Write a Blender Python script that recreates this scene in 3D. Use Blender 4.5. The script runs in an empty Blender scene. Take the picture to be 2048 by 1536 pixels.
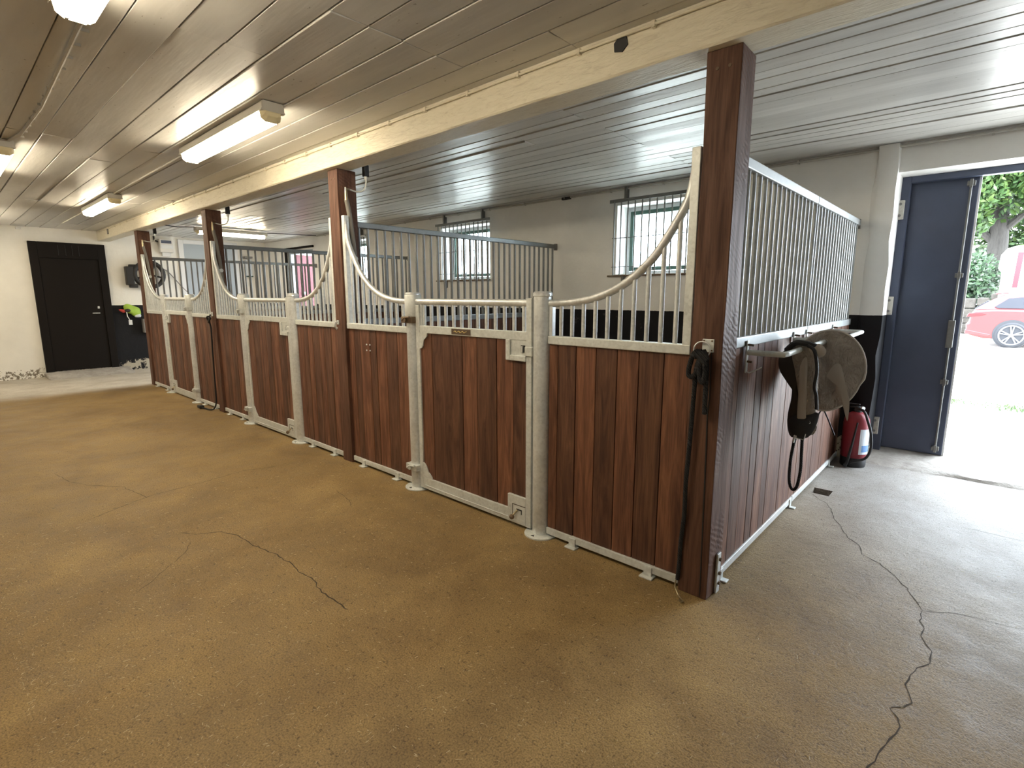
import bpy, bmesh, math, random
from mathutils import Vector, Matrix
from math import pi, sin, cos, radians
random.seed(7)
SC = bpy.context.scene
COL = SC.collection

# ------------------------------------------------------------------ camera
cam_d = bpy.data.cameras.new('camera'); cam = bpy.data.objects.new('camera', cam_d); COL.objects.link(cam)
cam_d.sensor_width = 36.0; cam_d.lens = 18.40; cam_d.clip_start = 0.02; cam_d.clip_end = 300
cam.location = (0.829, -2.256, 1.40)
cam.rotation_euler = (radians(90 - 9.62), radians(0.07), radians(42.16))
SC.camera = cam
# ------------------------------------------------------------------ view, world, sun
SC.view_settings.view_transform = 'Standard'
try: SC.view_settings.look = 'None'
except Exception: pass
SC.view_settings.exposure = 0.48
SC.view_settings.gamma = 1.0
SC.view_settings.use_curve_mapping = False
W = bpy.data.worlds.new('sky'); SC.world = W; W.use_nodes = True
bg = W.node_tree.nodes['Background']; bg.inputs[0].default_value = (0.80, 0.90, 1.0, 1); bg.inputs[1].default_value = 16.5
sd = bpy.data.lights.new('sun', 'SUN'); sd.energy = 9; sd.angle = radians(1.0); sd.color = (1, .96, .88)
so = bpy.data.objects.new('sun', sd); COL.objects.link(so); so.location = (12, -6, 20)
so.rotation_euler = Vector((-.62, .30, -.78)).to_track_quat('-Z', 'Y').to_euler()
def portal(loc, sx, sz):
    d = bpy.data.lights.new('daylight_portal', 'AREA'); d.shape = 'RECTANGLE'; d.size = sx; d.size_y = sz
    d.cycles.is_portal = True
    o = bpy.data.objects.new('daylight_portal', d); COL.objects.link(o); o.location = loc
    o.rotation_euler = (radians(-90), 0, 0)      # -Z axis to -Y (into the room)
    return o
LAMP_E = 37.0
LAMP_C = (1.0, 0.86, 0.63)

# ------------------------------------------------------------------ materials
def mat(name, col, rough=.6, metal=0.0, spec=.5):
    m = bpy.data.materials.new(name); m.use_nodes = True
    b = m.node_tree.nodes['Principled BSDF']
    b.inputs['Base Color'].default_value = (*col, 1); b.inputs['Roughness'].default_value = rough
    b.inputs['Metallic'].default_value = metal; b.inputs['Specular IOR Level'].default_value = spec
    m['nt'] = 1
    return m
class N:
    def __init__(s, m): s.m = m; s.t = m.node_tree; s.b = s.t.nodes['Principled BSDF']
    def n(s, typ, **k):
        o = s.t.nodes.new(typ)
        for a, v in k.items():
            if a.startswith('i_'):
                key = a[2:]; key = int(key) if key.isdigit() else key.replace('_', ' ')
                o.inputs[key].default_value = v
            else: setattr(o, a, v)
        return o
    def l(s, a, b): s.t.links.new(a, b)
    def coord(s, scale=(1, 1, 1), rot=(0, 0, 0), src='Object'):
        tc = s.n('ShaderNodeTexCoord'); mp = s.n('ShaderNodeMapping')
        mp.inputs['Scale'].default_value = scale; mp.inputs['Rotation'].default_value = rot
        s.l(tc.outputs[src], mp.inputs[0]); return mp.outputs[0]
    def noise(s, vec, scale=5, detail=4, rough=.55, dist=0):
        o = s.n('ShaderNodeTexNoise'); o.inputs['Scale'].default_value = scale; o.inputs['Detail'].default_value = detail
        o.inputs['Roughness'].default_value = rough; o.inputs['Distortion'].default_value = dist
        s.l(vec, o.inputs['Vector']); return o.outputs[0]
    def ramp(s, fac, stops):
        o = s.n('ShaderNodeValToRGB'); e = o.color_ramp.elements
        while len(e) < len(stops): e.new(.5)
        for x, (p, c) in zip(e, stops): x.position = p; x.color = (*c, 1) if len(c) == 3 else c
        s.l(fac, o.inputs[0]); return o.outputs[0]
    def mix(s, fac, a, b, blend='MIX'):
        o = s.n('ShaderNodeMix', data_type='RGBA', blend_type=blend)
        for i, v in ((0, fac), (6, a), (7, b)):
            if isinstance(v, (int, float)): o.inputs[i].default_value = v
            elif isinstance(v, tuple): o.inputs[i].default_value = (*v, 1)
            else: s.l(v, o.inputs[i])
        return o.outputs[2]
    def math(s, op, a, b=0.0, c=0.0):
        o = s.n('ShaderNodeMath', operation=op)
        for i, v in enumerate((a, b, c)):
            if isinstance(v, (int, float)): o.inputs[i].default_value = v
            else: s.l(v, o.inputs[i])
        return o.outputs[0]
    def bump(s, h, st=.3, d=.01):
        o = s.n('ShaderNodeBump'); o.inputs['Strength'].default_value = st; o.inputs['Distance'].default_value = d
        s.l(h, o.inputs['Height']); s.l(o.outputs[0], s.b.inputs['Normal'])
    def col(s, c): s.l(c, s.b.inputs['Base Color'])
    def rough(s, c): s.l(c, s.b.inputs['Roughness'])

def m_wood(name, dark, mid, light, rough=.42, sc=1.0, bumpst=.25, saw=0, spec=.5):
    m = mat(name, mid, rough, 0, spec); n = N(m)
    geo = n.n('ShaderNodeNewGeometry')
    tc = n.n('ShaderNodeTexCoord'); add = n.n('ShaderNodeVectorMath', operation='MULTIPLY_ADD')
    n.l(geo.outputs['Random Per Island'], add.inputs[0]); add.inputs[1].default_value = (17, 23, 31)
    n.l(tc.outputs['Object'], add.inputs[2])
    mp = n.n('ShaderNodeMapping'); mp.inputs['Scale'].default_value = (9*sc, 9*sc, .9*sc); n.l(add.outputs[0], mp.inputs[0])
    g1 = n.noise(mp.outputs[0], 2.2, 5, .6, 1.2)
    mp2 = n.n('ShaderNodeMapping'); mp2.inputs['Scale'].default_value = (60*sc, 60*sc, 2.0*sc); n.l(add.outputs[0], mp2.inputs[0])
    g2 = n.noise(mp2.outputs[0], 2.5, 3, .6, .3)
    c1 = n.ramp(g1, [(.28, dark), (.5, mid), (.75, light)])
    isl = n.ramp(geo.outputs['Random Per Island'], [(0, (.72, .72, .72)), (.5, (1, 1, 1)), (1, (1.22, 1.14, 1.05))])
    c2 = n.mix(1.0, c1, isl, 'MULTIPLY')
    fine = n.ramp(g2, [(.3, (.72, .72, .72)), (.6, (1.1, 1.1, 1.1))])
    c3 = n.mix(1.0, c2, fine, 'MULTIPLY')
    n.col(c3)
    n.rough(n.ramp(g1, [(.3, (rough+.12,)*3), (.7, (rough-.06,)*3)]))
    h = g2
    if saw:
        wv = n.n('ShaderNodeTexWave', wave_type='BANDS', bands_direction='Z'); wv.inputs['Scale'].default_value = 13
        wv.inputs['Distortion'].default_value = 5; wv.inputs['Detail'].default_value = 3; wv.inputs['Detail Scale'].default_value = 2.0
        mp3 = n.n('ShaderNodeMapping'); mp3.inputs['Rotation'].default_value = (radians(28), 0, 0); n.l(tc.outputs['Object'], mp3.inputs[0])
        n.l(mp3.outputs[0], wv.inputs[0])
        sn = n.n('ShaderNodeSeparateXYZ'); n.l(geo.outputs['True Normal'], sn.inputs[0])
        sidef = n.math('GREATER_THAN', n.math('ABSOLUTE', sn.outputs[0]), .6)
        patch = n.ramp(n.noise(tc.outputs['Object'], 3.0, 2), [(.42, (0, 0, 0)), (.58, (1, 1, 1))])
        h = n.math('ADD', n.math('MULTIPLY', g2, .6), n.math('MULTIPLY', n.math('MULTIPLY', wv.outputs[1], patch), n.math('MULTIPLY', sidef, saw)))
    n.bump(h, bumpst, .004)
    return m
M = {}
M['boards'] = m_wood('oiled_red_brown_boards', (.060, .026, .016), (.125, .055, .033), (.22, .105, .058), .52, spec=.3)
M['post'] = m_wood('dark_brown_post', (.060, .027, .018), (.105, .049, .031), (.16, .08, .05), .6, .8, .5, 1.0, spec=.3)
def m_galv(name, col=(.66, .68, .68), rough=.39, metal=.60):
    m = mat(name, col, rough, metal); n = N(m)
    v = n.n('ShaderNodeTexVoronoi'); v.inputs['Scale'].default_value = 75; n.l(n.coord(), v.inputs[0])
    ns = n.noise(n.coord(), 9, 4, .6)
    bw = n.n('ShaderNodeRGBToBW'); n.l(v.outputs['Color'], bw.inputs[0])
    f = n.math('ADD', n.math('MULTIPLY', bw.outputs[0], .30), n.math('MULTIPLY', ns, .70))
    n.col(n.ramp(f, [(.25, tuple(c*.80 for c in col)), (.5, col), (.75, tuple(min(1, c*1.18) for c in col))]))
    n.rough(n.ramp(f, [(.3, (rough-.08,)*3), (.7, (rough+.14,)*3)]))
    return m
M['galv'] = m_galv('galvanised_steel')
M['galv2'] = m_galv('galvanised_steel_flat', (.60, .62, .60), .46, .35)
M['galv3'] = m_galv('galvanised_steel_dimmed', (.36, .38, .38), .45, .55)  # same steel for the stall side, colour darkened to offset too strong door light
M['rust'] = m_galv('grimy_steel', (.16, .11, .07), .6, .5)
M['brass'] = mat('brass', (.40, .34, .22), .35, 1)
M['gold'] = mat('gold_lettering', (.6, .45, .15), .5)
M['black'] = mat('black_plastic', (.012, .012, .013), .5)
M['rubber'] = mat('grey_pipe_insulation', (.20, .185, .16), .7)
M['hose'] = mat('clear_hose', (.55, .55, .52), .25)
M['brownbadge'] = mat('brown_badge', (.09, .06, .035), .5)
M['white'] = mat('white_paint', (.72, .73, .73), .45)
M['whitep'] = mat('white_plastic', (.70, .68, .64), .4)
M['bluegrey'] = mat('blue_grey_door_paint', (.38, .43, .47), .45)
M['darkdoor'] = mat('near_black_door_paint', (.007, .005, .004), .7, 0, .2)
n = N(M['darkdoor']); n.bump(n.noise(n.coord((30, 30, 2)), 4, 3), .2, .003)
M['navy'] = mat('hazed_blue_door_paint', (.05, .06, .09), .5)  # blue tint holds doorway glare and haze painted into the colour
n = N(M['navy']); n.col(n.ramp(n.noise(n.coord(), 2.5, 6), [(.3, (.050, .062, .100)), (.7, (.068, .084, .135))])); n.bump(n.noise(n.coord(), 60, 3), .12, .002)
M['hinge'] = m_galv('pale_painted_hinge', (.55, .53, .47), .6, .1)
# painted ceiling boards
def m_ceil(name, col):
    m = mat(name, col, .30, 0, .6); n = N(m)
    geo = n.n('ShaderNodeNewGeometry')
    isl = n.ramp(geo.outputs['Random Per Island'], [(0, (.9, .9, .9)), (1, (1.06, 1.06, 1.06))])
    ns = n.noise(n.coord((.7, 3.5, 3.5)), 2.2, 3, .5, .3)
    sp = n.noise(n.coord((9, 18, 18)), 3, 2, .5)
    c = n.mix(1.0, n.mix(1.0, n.ramp(ns, [(.3, tuple(x*.86 for x in col)), (.7, tuple(min(1, x*1.08) for x in col))]), isl, 'MULTIPLY'),
              n.ramp(sp, [(.24, (.5, .47, .43)), (.28, (1, 1, 1))]), 'MULTIPLY')
    n.col(c)
    n.rough(n.ramp(ns, [(.3, (.30,)*3), (.75, (.40,)*3)]))
    n.bump(n.math('ADD', n.noise(n.coord((1.2, 9, 8)), 3, 2), n.math('MULTIPLY', n.noise(n.coord((.5, 1, 1)), 20, 2), .06)), .28, .006)
    return m
M['ceil'] = m_ceil('grey_white_ceiling_paint', (.60, .585, .55))
M['beam'] = mat('cream_beam_paint', (.72, .66, .52), .5)
n = N(M['beam']); g = n.noise(n.coord((2.5, 12, 12)), 4, 6, .6, 1)
n.col(n.ramp(g, [(.2, (.58, .52, .40)), (.45, (.74, .68, .54)), (.8, (.80, .75, .61))])); n.bump(g, .6, .012)
# walls: white lime paint over a black painted lower band
def m_wall(name, band, peel=True, white=(.87, .855, .81), ycut=None):
    m = mat(name, white, .75, 0, .3); n = N(m)
    tc = n.n('ShaderNodeTexCoord'); sx = n.n('ShaderNodeSeparateXYZ'); n.l(tc.outputs['Object'], sx.inputs[0])
    big = n.noise(tc.outputs['Object'], 1.3, 5, .6); fine = n.noise(tc.outputs['Object'], 14, 5, .65)
    wc = n.ramp(big, [(.3, tuple(c*.9 for c in white)), (.7, tuple(c*1.05 for c in white))])
    z = sx.outputs[2]
    if peel:   # flaked paint low on the wall
        lim = n.math('ADD', n.math('MULTIPLY', fine, .42), -.02)
        low = n.math('LESS_THAN', z, n.math('SUBTRACT', lim, n.math('MULTIPLY', big, .12)))
        pf = n.math('MULTIPLY', low, n.math('GREATER_THAN', n.noise(tc.outputs['Object'], 22, 4, .7), .50))
        wc = n.mix(pf, wc, (.20, .17, .13))
    if band:
        bc = n.ramp(n.noise(tc.outputs['Object'], 5, 6, .7), [(.62, (.007, .007, .009)), (.72, (.06, .06, .06))])
        pl = n.math('LESS_THAN', n.math('ADD', z, n.math('MULTIPLY', fine, .25)), .33)
        pz = n.math('MULTIPLY', pl, n.math('GREATER_THAN', n.noise(tc.outputs['Object'], 7, 5, .75), .50))
        bc = n.mix(pz, bc, (.42, .38, .30))
        inb = n.math('LESS_THAN', z, n.math('ADD', band, n.math('MULTIPLY', n.math('SUBTRACT', fine, .5), .012)))
        if ycut is not None: inb = n.math('MULTIPLY', inb, n.math('GREATER_THAN', sx.outputs[1], ycut))
        wc = n.mix(inb, wc, bc)
    n.col(wc)
    n.bump(n.math('ADD', n.math('MULTIPLY', big, 1.0), n.math('MULTIPLY', fine, .35)), .55, .02)
    return m
M['wallback'] = m_wall('white_and_black_wall_paint', 1.235, True, (.90, .885, .85))
M['wallleft'] = m_wall('white_wall_paint_black_corner', 1.225, True, (.82, .80, .74), 0.03)
M['wallplain'] = m_wall('white_wall_paint', 0, False)
# concrete floor: grey concrete, brown trodden-in sand along the aisle, door-light falloff painted in
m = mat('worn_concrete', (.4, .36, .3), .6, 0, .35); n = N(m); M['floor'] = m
tc = n.n('ShaderNodeTexCoord'); sx = n.n('ShaderNodeSeparateXYZ'); n.l(tc.outputs['Object'], sx.inputs[0])
b1 = n.noise(tc.outputs['Object'], .9, 6, .6, .4); b2 = n.noise(tc.outputs['Object'], 5, 6, .7); b3 = n.noise(tc.outputs['Object'], 160, 3, .7); b4 = n.noise(tc.outputs['Object'], 40, 4, .7)
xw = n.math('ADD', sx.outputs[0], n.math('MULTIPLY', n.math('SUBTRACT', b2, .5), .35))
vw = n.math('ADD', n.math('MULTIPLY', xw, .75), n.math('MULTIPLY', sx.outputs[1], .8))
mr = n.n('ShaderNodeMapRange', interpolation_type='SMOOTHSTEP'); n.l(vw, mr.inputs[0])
mr.inputs['From Min'].default_value = 2.1; mr.inputs['From Max'].default_value = 0.2  # browner away from the door: daylight falling off, put into the colour
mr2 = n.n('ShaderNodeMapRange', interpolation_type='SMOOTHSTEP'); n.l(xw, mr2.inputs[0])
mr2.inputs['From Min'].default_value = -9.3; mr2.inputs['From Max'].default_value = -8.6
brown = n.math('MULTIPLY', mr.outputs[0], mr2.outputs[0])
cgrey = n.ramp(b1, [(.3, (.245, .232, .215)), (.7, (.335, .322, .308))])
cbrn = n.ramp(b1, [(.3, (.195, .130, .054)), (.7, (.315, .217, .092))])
cgrey = n.mix(mr2.outputs[0], (.47, .44, .38), cgrey)  # paler far end: slab tone with daylight painted in
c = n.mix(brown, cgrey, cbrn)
c = n.mix(1.0, c, n.ramp(b2, [(.3, (.82, .80, .78)), (.65, (1.08, 1.08, 1.08))]), 'MULTIPLY')
dr = n.ramp(n.noise(tc.outputs['Object'], 2.2, 5, .65, .5), [(.3, (.78, .74, .70)), (.6, (1.04, 1.04, 1.04))])
c = n.mix(1.0, c, dr, 'MULTIPLY')
c = n.mix(1.0, c, n.ramp(b3, [(.32, (.50, .47, .44)), (.5, (1, 1, 1)), (.68, (1.4, 1.38, 1.32))]), 'MULTIPLY')
c = n.mix(1.0, c, n.ramp(b4, [(.30, (.45, .42, .38)), (.42, (1, 1, 1))]), 'MULTIPLY')
n.col(c)
n.rough(n.ramp(b2, [(.3, (.50,)*3), (.7, (.72,)*3)]))
n.bump(n.math('ADD', n.math('MULTIPLY', b2, 1.2), n.math('ADD', n.math('MULTIPLY', b4, .30), n.math('MULTIPLY', b3, .12))), .5, .012)
M['crack'] = mat('crack_dirt', (.05, .036, .022), .9)
M['stone'] = mat('threshold_stone', (.38, .35, .31), .75)
n = N(M['stone']); g = n.noise(n.coord(), 6, 6, .7); n.col(n.ramp(g, [(.3, (.25, .225, .195)), (.7, (.46, .43, .39))])); n.bump(g, .8, .03)
M['straw'] = mat('straw', (.50, .41, .26), .8)
M['rope'] = mat('black_rope', (.012, .012, .014), .85)
n = N(M['rope']); wv = n.n('ShaderNodeTexWave', bands_direction='DIAGONAL'); wv.inputs['Scale'].default_value = 55; n.l(n.coord(), wv.inputs[0]); n.bump(wv.outputs[1], .9, .004)
M['canvas'] = mat('brown_canvas', (.2, .17, .14), .85)
n = N(M['canvas']); g = n.noise(n.coord(), 8, 5, .7, .6); n.col(n.ramp(g, [(.3, (.22, .185, .155)), (.7, (.40, .345, .29))])); n.bump(n.math('ADD', n.noise(n.coord((1.6, 1, .8)), 14, 2, .5, 2.5), n.math('MULTIPLY', g, .4)), 1.0, .03)
M['canvasd'] = mat('dark_brown_cloth', (.030, .024, .020), .8)
M['strap'] = mat('black_strap', (.012, .012, .014), .7)
M['beige'] = mat('beige_cloth', (.38, .335, .285), .85)
M['rim'] = mat('pale_rim_piping', (.50, .46, .41), .7)
M['red'] = mat('extinguisher_red', (.24, .022, .032), .42)
M['label'] = mat('white_label', (.62, .66, .70), .5)
M['labelb'] = mat('blue_label_print', (.12, .25, .5), .5)
M['lime'] = mat('lime_plastic', (.34, .52, .06), .55)
M['redp'] = mat('red_plastic', (.55, .06, .05), .5)
M['greyp'] = mat('grey_plastic', (.20, .19, .18), .6)
M['sash'] = mat('green_window_frame', (.03, .075, .055), .5)
M['iron'] = m_galv('dark_window_iron', (.20, .20, .19), .5, .5)
M['divrail'] = m_galv('dull_galvanised', (.20, .205, .205), .45, .6)
M['lamp_body'] = mat('lamp_housing_grey', (.50, .48, .43), .5)
# lamp diffusers
m = bpy.data.materials.new('lit_lamp_diffuser'); m.use_nodes = True; M['diff'] = m
nt = m.node_tree; pb = nt.nodes['Principled BSDF']; pb.inputs['Base Color'].default_value = (.9, .85, .7, 1)
pb.inputs['Emission Color'].default_value = (*LAMP_C, 1); pb.inputs['Emission Strength'].default_value = LAMP_E
M['lampend'] = mat('lamp_end_clear_plastic', (.75, .66, .42), .3)
# clear glass
m = bpy.data.materials.new('window_glass'); m.use_nodes = True; M['glass'] = m
nt = m.node_tree; nt.nodes.clear(); o_ = nt.nodes.new('ShaderNodeOutputMaterial'); tr = nt.nodes.new('ShaderNodeBsdfTransparent'); gl = nt.nodes.new('ShaderNodeBsdfGlossy'); mx = nt.nodes.new('ShaderNodeMixShader')
gl.inputs['Roughness'].default_value = .05; mx.inputs[0].default_value = .08; tr.inputs[0].default_value = (.93, .97, .97, 1)
nt.links.new(tr.outputs[0], mx.inputs[1]); nt.links.new(gl.outputs[0], mx.inputs[2]); nt.links.new(mx.outputs[0], o_.inputs[0])
# outdoors
M['gravel'] = mat('pale_gravel', (.52, .50, .46), .9)
n = N(M['gravel']); g = n.noise(n.coord(), 12, 6, .7); n.col(n.ramp(g, [(.3, (.42, .40, .36)), (.7, (.62, .60, .56))]))
M['leaf'] = mat('green_leaves', (.11, .26, .03), .6)
n = N(M['leaf']); geo = n.n('ShaderNodeNewGeometry'); n.col(n.ramp(geo.outputs['Random Per Island'], [(0, (.010, .030, .004)), (.5, (.022, .055, .008)), (1, (.05, .085, .014))]))
M['leafd'] = mat('dark_green_leaves', (.04, .13, .03), .6)
n = N(M['leafd']); geo = n.n('ShaderNodeNewGeometry'); n.col(n.ramp(geo.outputs['Random Per Island'], [(0, (.006, .022, .007)), (1, (.022, .055, .016))]))
M['bark'] = mat('grey_bark', (.20, .17, .14), .9)
n = N(M['bark']); g = n.noise(n.coord((6, 6, 1)), 3, 5, .7); n.col(n.ramp(g, [(.3, (.022, .019, .016)), (.7, (.045, .040, .034))])); n.bump(g, .8, .05)
M['rock'] = mat('field_stone', (.24, .20, .16), .9)
n = N(M['rock']); g = n.noise(n.coord(), 2.5, 5, .7); n.col(n.ramp(g, [(.3, (.022, .018, .014)), (.7, (.06, .052, .043))])); n.bump(g, .8, .1)
M['carred'] = mat('red_car_paint', (.09, .004, .005), .35, 0, .6)
M['carglass'] = mat('dark_car_glass', (.02, .022, .03), .25)
M['tyre'] = mat('tyre_rubber', (.015, .016, .02), .8)
M['alloy'] = mat('alloy_wheel', (.10, .105, .12), .45, .3)
M['tail'] = mat('red_tail_light', (.05, .001, .003), .3)
M['trail'] = mat('white_trailer_paint', (.78, .78, .78), .35)
M['stripe'] = mat('red_stripe_paint', (.06, .002, .008), .4)
M['redbarn'] = mat('red_door_paint', (.09, .006, .012), .5)

# ------------------------------------------------------------------ mesh helpers
class MB:
    def __init__(s): s.bm = bmesh.new()
    def box(s, x0, x1, y0, y1, z0, z1):
        v = [s.bm.verts.new(p) for p in ((x0,y0,z0),(x1,y0,z0),(x1,y1,z0),(x0,y1,z0),(x0,y0,z1),(x1,y0,z1),(x1,y1,z1),(x0,y1,z1))]
        for f in ((3,2,1,0),(4,5,6,7),(0,1,5,4),(1,2,6,5),(2,3,7,6),(3,0,4,7)): s.bm.faces.new([v[i] for i in f])
        return s
    def quad(s, *pts): s.bm.faces.new([s.bm.verts.new(p) for p in pts]); return s
    def prism(s, pts, axis, a, b):
        """polygon in the plane normal to axis, extruded a..b"""
        def P(p, t):
            return {'x': (t, p[0], p[1]), 'y': (p[0], t, p[1]), 'z': (p[0], p[1], t)}[axis]
        A = [s.bm.verts.new(P(p, a)) for p in pts]; B = [s.bm.verts.new(P(p, b)) for p in pts]
        s.bm.faces.new(A); s.bm.faces.new(B[::-1])
        k = len(pts)
        for i in range(k): s.bm.faces.new([A[i], B[i], B[(i+1) % k], A[(i+1) % k]])
        return s
    def tube(s, path, r, seg=10, closed=False, caps=True):
        pts = [Vector(p) for p in path]; k = len(pts); rings = []
        rr = r if isinstance(r, (list, tuple)) else [r]*k
        up = Vector((0, 0, 1)); prev = None
        for i, p in enumerate(pts):
            if closed: t = pts[(i+1) % k] - pts[i-1]
            elif i == 0: t = pts[1] - p
            elif i == k-1: t = p - pts[i-1]
            else: t = (pts[i+1] - p).normalized() + (p - pts[i-1]).normalized()
            if t.length < 1e-9: t = Vector((0, 0, 1))
            t.normalize()
            if prev is None:
                a = up if abs(t.dot(up)) < .9 else Vector((1, 0, 0)); u = t.cross(a).normalized()
            else:
                u = prev - t*prev.dot(t)
                u = u.normalized() if u.length > 1e-6 else t.cross(Vector((1, 0, 0))).normalized()
            prev = u; w = t.cross(u)
            rings.append([s.bm.verts.new(p + (u*cos(2*pi*j/seg) + w*sin(2*pi*j/seg))*rr[i]) for j in range(seg)])
        m = k if closed else k-1
        for i in range(m):
            A, B = rings[i], rings[(i+1) % k]
            for j in range(seg): s.bm.faces.new([A[j], A[(j+1) % seg], B[(j+1) % seg], B[j]])
        if caps and not closed: s.bm.faces.new(rings[0][::-1]); s.bm.faces.new(rings[-1])
        return s
    def rope(s, path, r, seg=8):
        P = [Vector(p) for p in path]; out = []
        for i in range(len(P)-1):
            a = P[max(i-1, 0)]; b = P[i]; c = P[i+1]; d = P[min(i+2, len(P)-1)]
            for t in (0, .25, .5, .75): out.append(.5*((2*b)+(-a+c)*t+(2*a-5*b+4*c-d)*t*t+(-a+3*b-3*c+d)*t**3))
        out.append(P[-1])
        return s.tube(out, r, seg)
    def lathe(s, prof, c, axis='z', seg=24):
        rings = []
        for r, h in prof:
            ring = []
            for j in range(seg):
                a = 2*pi*j/seg; q = (r*cos(a), r*sin(a), h)
                if axis == 'y': q = (q[0], q[2], q[1])
                if axis == 'x': q = (q[2], q[0], q[1])
                ring.append(s.bm.verts.new(Vector(c) + Vector(q)))
            rings.append(ring)
        for A, B in zip(rings, rings[1:]):
            for j in range(seg): s.bm.faces.new([A[j], A[(j+1) % seg], B[(j+1) % seg], B[j]])
        s.bm.faces.new(rings[0][::-1]); s.bm.faces.new(rings[-1])
        return s
    def puff(s, poly, plane_y, th, cx=None, cz=None, wr=0.0, rings=7, slope=(0, 0), seedv=0, prof=.6, flat=False):
        """soft cloth body: outline in x,z at depth plane_y, thickness th at the middle"""
        # resample the outline smoothly (Catmull-Rom)
        P = [Vector(p) for p in poly]; k = len(P); out = []
        for i in range(k):
            a, b, c, d = P[i-1], P[i], P[(i+1) % k], P[(i+2) % k]
            for t in (0, .25, .5, .75):
                out.append(.5*((2*b) + (-a+c)*t + (2*a-5*b+4*c-d)*t*t + (-a+3*b-3*c+d)*t**3))
        if cx is None: cx = sum(p[0] for p in poly)/k; cz = sum(p[1] for p in poly)/k
        rnd = random.Random(seedv); ph = [rnd.uniform(0, 6.28) for _ in range(6)]
        def disp(x, z):
            return wr*(sin(x*38+z*9+ph[0]) + .7*sin(x*22-z*31+ph[1]) + .5*sin(x*71+z*17+ph[2]) + .4*sin(z*55+ph[3]))
        def layer(sign):
            L = []
            for q in range(rings):
                f = 1 - q/rings
                tt = th*.5*((1-f**2)**prof)
                R = []
                for p in out:
                    x = cx + (p[0]-cx)*f; z = cz + (p[1]-cz)*f
                    amp = min(1, (1-f)*4)
                    y = plane_y + slope[0]*(x-cx) + slope[1]*(z-cz) + sign*tt + disp(x, z)*(amp if sign < 0 or True else 0)
                    R.append((x, y, z))
                L.append(R)
            return L
        F, B = layer(-1), layer(1)
        base = [s.bm.verts.new(p) for p in F[0]]
        def stitch(L):
            prev = base
            for R in L[1:]:
                cur = [s.bm.verts.new(p) for p in R]
                for j in range(len(cur)):
                    s.bm.faces.new([prev[j], prev[(j+1) % len(cur)], cur[(j+1) % len(cur)], cur[j]])
                prev = cur
            c = s.bm.verts.new((cx, sum(v.co.y for v in prev)/len(prev), cz))
            for j in range(len(prev)): s.bm.faces.new([prev[j], prev[(j+1) % len(prev)], c])
        stitch(F); stitch(B)
        return s
    def build(s, name, m, parent=None, smooth=False, bevel=0, loc=None, seg=2):
        bmesh.ops.recalc_face_normals(s.bm, faces=s.bm.faces)
        me = bpy.data.meshes.new(name); s.bm.to_mesh(me); s.bm.free()
        me.materials.append(m)
        o = bpy.data.objects.new(name, me); COL.objects.link(o)
        if parent is not None: o.parent = parent
        if loc is not None: o.location = loc
        if smooth:
            for p in me.polygons: p.use_smooth = True
            try: me.set_sharp_from_angle(angle=radians(40))
            except Exception: pass
        if bevel:
            b = o.modifiers.new('bevel', 'BEVEL'); b.width = bevel; b.segments = seg; b.limit_method = 'ANGLE'
            b.angle_limit = radians(50)
        return o
def thing(name, label, cat, loc=(0, 0, 0), rz=0, group=None):
    o = bpy.data.objects.new(name, None); COL.objects.link(o); o.empty_display_size = .1
    o.location = loc; o.rotation_euler = (0, 0, rz)
    if label: o['label'] = label
    if cat: o['category'] = cat
    if group: o['group'] = group
    return o
def tag(o, label, cat, group=None, kind=None):
    o['label'] = label; o['category'] = cat
    if group: o['group'] = group
    if kind: o['kind'] = kind
    return o
def struct(o): o['kind'] = 'structure'; return o
def S_empty(name, loc=(0, 0, 0)):
    o = bpy.data.objects.new(name, None); COL.objects.link(o); o.location = loc; o['kind'] = 'structure'; return o
def arc(c, r, a0, a1, n_, ax='xz', y=0):
    return [(c[0]+r*cos(a0+(a1-a0)*i/n_), y, c[1]+r*sin(a0+(a1-a0)*i/n_)) for i in range(n_+1)]

# ------------------------------------------------------------------ shell
XL, XR, YB, YF, ZC = -11.27, 4.3, 2.93, -4.9, 2.545
BT = .34       # back wall thickness
DOOR = (.185, 1.95, 0.0, 2.335)
REDD = (-10.12, -9.12, 0.0, 2.30)
WINS = [(-2.31, -1.31), (-5.27, -4.27), (-8.23, -7.23)]
WZ = (1.625, 2.36)
def cells(mb, us, vs, holes, f):
    us = sorted(set(us)); vs = sorted(set(vs))
    for u0, u1 in zip(us, us[1:]):
        for v0, v1 in zip(vs, vs[1:]):
            um, vm = (u0+u1)/2, (v0+v1)/2
            if any(h[0] < um < h[1] and h[2] < vm < h[3] for h in holes): continue
            f(u0, u1, v0, v1)
mb = MB(); holes = [DOOR, REDD] + [(a, b, *WZ) for a, b in WINS]
cells(mb, [XL-.3, XR+.3] + [h[0] for h in holes] + [h[1] for h in holes], [0, ZC+.3] + [h[2] for h in holes] + [h[3] for h in holes], holes,
      lambda a, b, c, d: mb.box(a, b, YB, YB+BT, c, d))
struct(mb.build('wall_back', M['wallback']))
mb = MB(); mb.box(XL-.3, XL, YF-.2, YB, 0, ZC+.3); struct(mb.build('wall_left', M['wallleft']))
mb = MB(); mb.box(XR, XR+.3, YF-.2, YB, 0, ZC+.3); struct(mb.build('wall_right', M['wallplain']))
mb = MB(); mb.box(XL-.3, XR+.3, YF-.3, YF, 0, ZC+.3); struct(mb.build('wall_front', M['wallplain']))
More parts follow.
